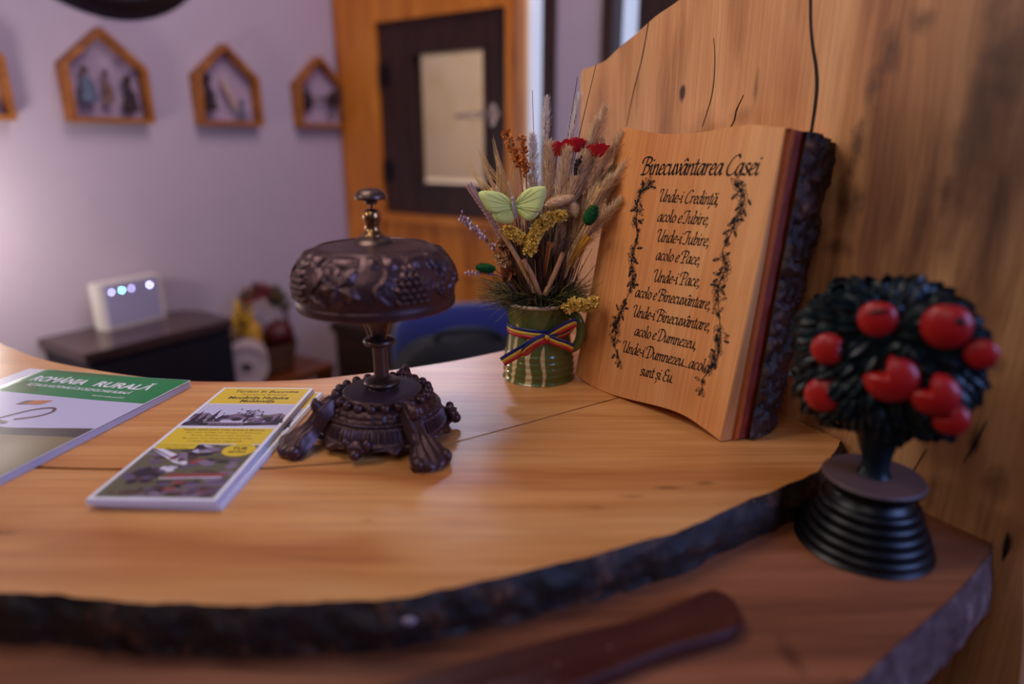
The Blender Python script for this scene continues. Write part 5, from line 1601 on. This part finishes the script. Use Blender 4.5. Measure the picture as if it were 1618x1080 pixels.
# ------------------------------------------------------------------ low bench, basket, roll
m_bench = wood('bench_wood', lin(140, 76, 38), lin(116, 60, 28), lin(80, 40, 20), 'X', .8, .4, .1)
be = empty('low_bench', (-.855, 2.157, 0), A1)
tag(be, 'low brown wooden bench behind the counter under the basket', 'bench')
b = MB(); b.box((-.20, -.18, .535), (.15, .075, .56)); b.build('seat', m_bench, be, False)
for sx in (-.175, .125):
    for sy in (-.155, .05):
        b = MB(); b.box((sx-.02, sy-.02, 0), (sx+.02, sy+.02, .535)); b.build('leg', m_bench, be, False)
bk_ = empty('gift_basket', (-.835, 2.146, .5603), A1)
tag(bk_, 'blurred basket with a garland wrapped arched handle behind the counter', 'basket')
m_wick = plain('wicker', lin(96, 62, 40), .8, noise_amt=.4, nscale=120, bump=.5)
b = MB(); b.lathe(cr([(.0, 0), (.075, 0), (.085, .03), (.095, .075), (.098, .09), (.092, .09), (.085, .07), (.07, .01), (0, .008)], 4), 60, fn=lambda th, r, z, t: (r+.0025*sin(th*30)*(1 if int(z*90) % 2 else -1), z)); b.build('bowl', m_wick, bk_)
HP = [(-.092, 0, .085), (-.090, 0, .17), (-.066, 0, .235), (-.02, 0, .268), (.03, 0, .262), (.070, 0, .22), (.090, 0, .15), (.092, 0, .085)]
b = MB(); b.tube(cr(HP, 6), .008, 10); hb = b.build('handle', m_wick, bk_)
b = MB(); hp2 = cr(HP, 12)
for k in range(300):
    p = V(*hp2[R.randrange(8, len(hp2)-20)]); d = rnd(); c_ = p+d*.012; e = d.orthogonal().normalized()*.010
    t_ = hp2.index(tuple(p)) if False else p.x
    mi = (1 if p.x < -.06 else 2 if -.06 < p.x < .02 and R.random() < .6 else 0)
    b.add([c_, c_+d*.012+e, c_+d*.026, c_+d*.012-e], [(0, 1, 2, 3)], mi)
b.build('garland', [plain('garland_green', lin(92, 84, 50), .8), plain('garland_yellow', lin(206, 160, 40), .8), plain('garland_red', lin(140, 40, 50), .8)], hb)
b = MB(); b.lathe(cr([(.0, 0), (.030, 0), (.032, .01), (.032, .115), (.024, .135), (.014, .142), (.014, .160), (.0, .161)], 3), 28)
o = b.build('honey_jar', plain('amber_jar', lin(232, 170, 60), .25)); o.location = (-.872, 2.116, .5900); tag(o, 'amber yellow jar standing in the blurred basket', 'jar')
b = MB(); b.ell((0, 0, .052), (.050, .050, .050), 26, 18, 0, None, lambda d: 1+.02*sin(d.x*14)*sin(d.z*11)); b.tube([(0, 0, .1), (.002, 0, .112)], .004, 8)
o = b.build('dark_red_ball', plain('dark_red', lin(84, 18, 24), .4)); o.location = (-.800, 2.172, .6180); tag(o, 'dark red round ornament in the blurred basket', 'ornament')
b = MB(); b.lathe(cr([(.019, -.05), (.060, -.05), (.064, -.046), (.064, .046), (.060, .05), (.019, .05), (.018, .046), (.018, -.046), (.019, -.05)], 2), 40)
o = b.build('paper_roll', plain('roll_white', lin(206, 186, 190), .85, noise_amt=.08)); o.location = (-.851, 2.006, .5605+.064); o.rotation_euler = (pi/2, 0, radians(20)); tag(o, 'white roll lying on its side with a dark hollow core', 'paper roll')

# ------------------------------------------------------------------ dark chest by the window wall
ch = empty('dark_chest', w2pos(.44, .20, 0), A2)
tag(ch, 'dark brown wooden chest under the window, mostly hidden by the bell', 'chest')
m_chest = wood('chest_wood', lin(58, 34, 26), lin(46, 26, 20), lin(30, 17, 14), 'X', .8, .5, .1)
b = MB(); b.box((-.15, -.19, 0), (.22, .17, .68)); b.build('carcass', m_chest, ch, False)
b = MB(); b.box((-.16, -.20, .68), (.23, .17, .715)); b.build('lid', m_chest, ch, False)
b = MB(); b.box((-.12, -.202, .10), (.18, -.19, .60)); b.build('front_panel', m_chest, ch, False)

# ------------------------------------------------------------------ blue office chair with a black bag
oc = empty('office_chair', (-.06, 1.52, 0), radians(12))
tag(oc, 'blue fabric office chair behind the counter', 'chair')
m_blue = plain('blue_fabric', lin(34, 44, 112), .85, noise_amt=.15, nscale=150, sheen=.4); m_plast = plain('black_plastic', lin(16, 15, 18), .5)
def cushion(b, cx_, cy, cz, w_, d_, h, rnd_=.35):
    b.ell((cx_, cy, cz), (w_, d_, h), 32, 20, 0, None, lambda d: 1/((abs(d.x)**5+abs(d.y)**5+abs(d.z)**5)**(1/5)))
b = MB(); cushion(b, 0, .10, .738, .225, .035, .175); b.build('backrest', m_blue, oc)
b = MB(); cushion(b, 0, -.10, .475, .235, .215, .035); b.build('seat', m_blue, oc)
b = MB(); b.box((-.03, .145, .42), (.03, .165, .80)); b.box((-.03, -.05, .41), (.03, .165, .44)); b.build('back_bracket', m_plast, oc, False)
b = MB(); b.tube([(0, -.08, .06), (0, -.08, .44)], .025, 14); b.build('column', m_plast, oc)
for k in range(5):
    a = 2*pi*k/5; b = MB(); b.tube([(0, -.08, .085), (.26*cos(a), -.08+.26*sin(a), .062)], [.022, .014], 10); lg = b.build('leg', m_plast, oc)
    b = MB(); b.ell((.26*cos(a), -.08+.26*sin(a), .028), (.028, .016, .0275), 14, 10); b.build('caster', m_plast, lg)
bagp = empty('black_bag', (-.115, 1.40, .5135), radians(12))
tag(bagp, 'black soft bag with a pale beige strap lying on the blue chair', 'bag')
b = MB(); b.ell((0, 0, .190), (.165, .085, .190), 40, 28, 0, None, lambda d: (1/((abs(d.x)**3+abs(d.y)**3+abs(d.z)**3)**(1/3)))*(1+.05*noise.noise(d*3))); b.build('body', plain('black_canvas', lin(12, 10, 14), .8, bump=.2), bagp)
b = MB()
P = cr([(-.13, -.066, .20), (-.09, -.090, .25), (-.03, -.096, .29), (.015, -.083, .33)], 6)
b.grid([[(p[0]-.004, p[1]-.003, p[2]-.022), (p[0], p[1]-.007, p[2]), (p[0]+.004, p[1]-.003, p[2]+.022)] for p in P]); so_ = b.build('strap', plain('beige_strap', lin(150, 112, 112), .7), bagp)
so_.modifiers.new('s', 'SOLIDIFY').thickness = .003
b = MB(); b.tube(cr([(-.08, -.02, .34), (-.05, -.03, .39), (.02, -.03, .40), (.08, -.02, .38), (.10, -.01, .33)], 6), .007, 8); b.build('handle', m_plast, bagp)
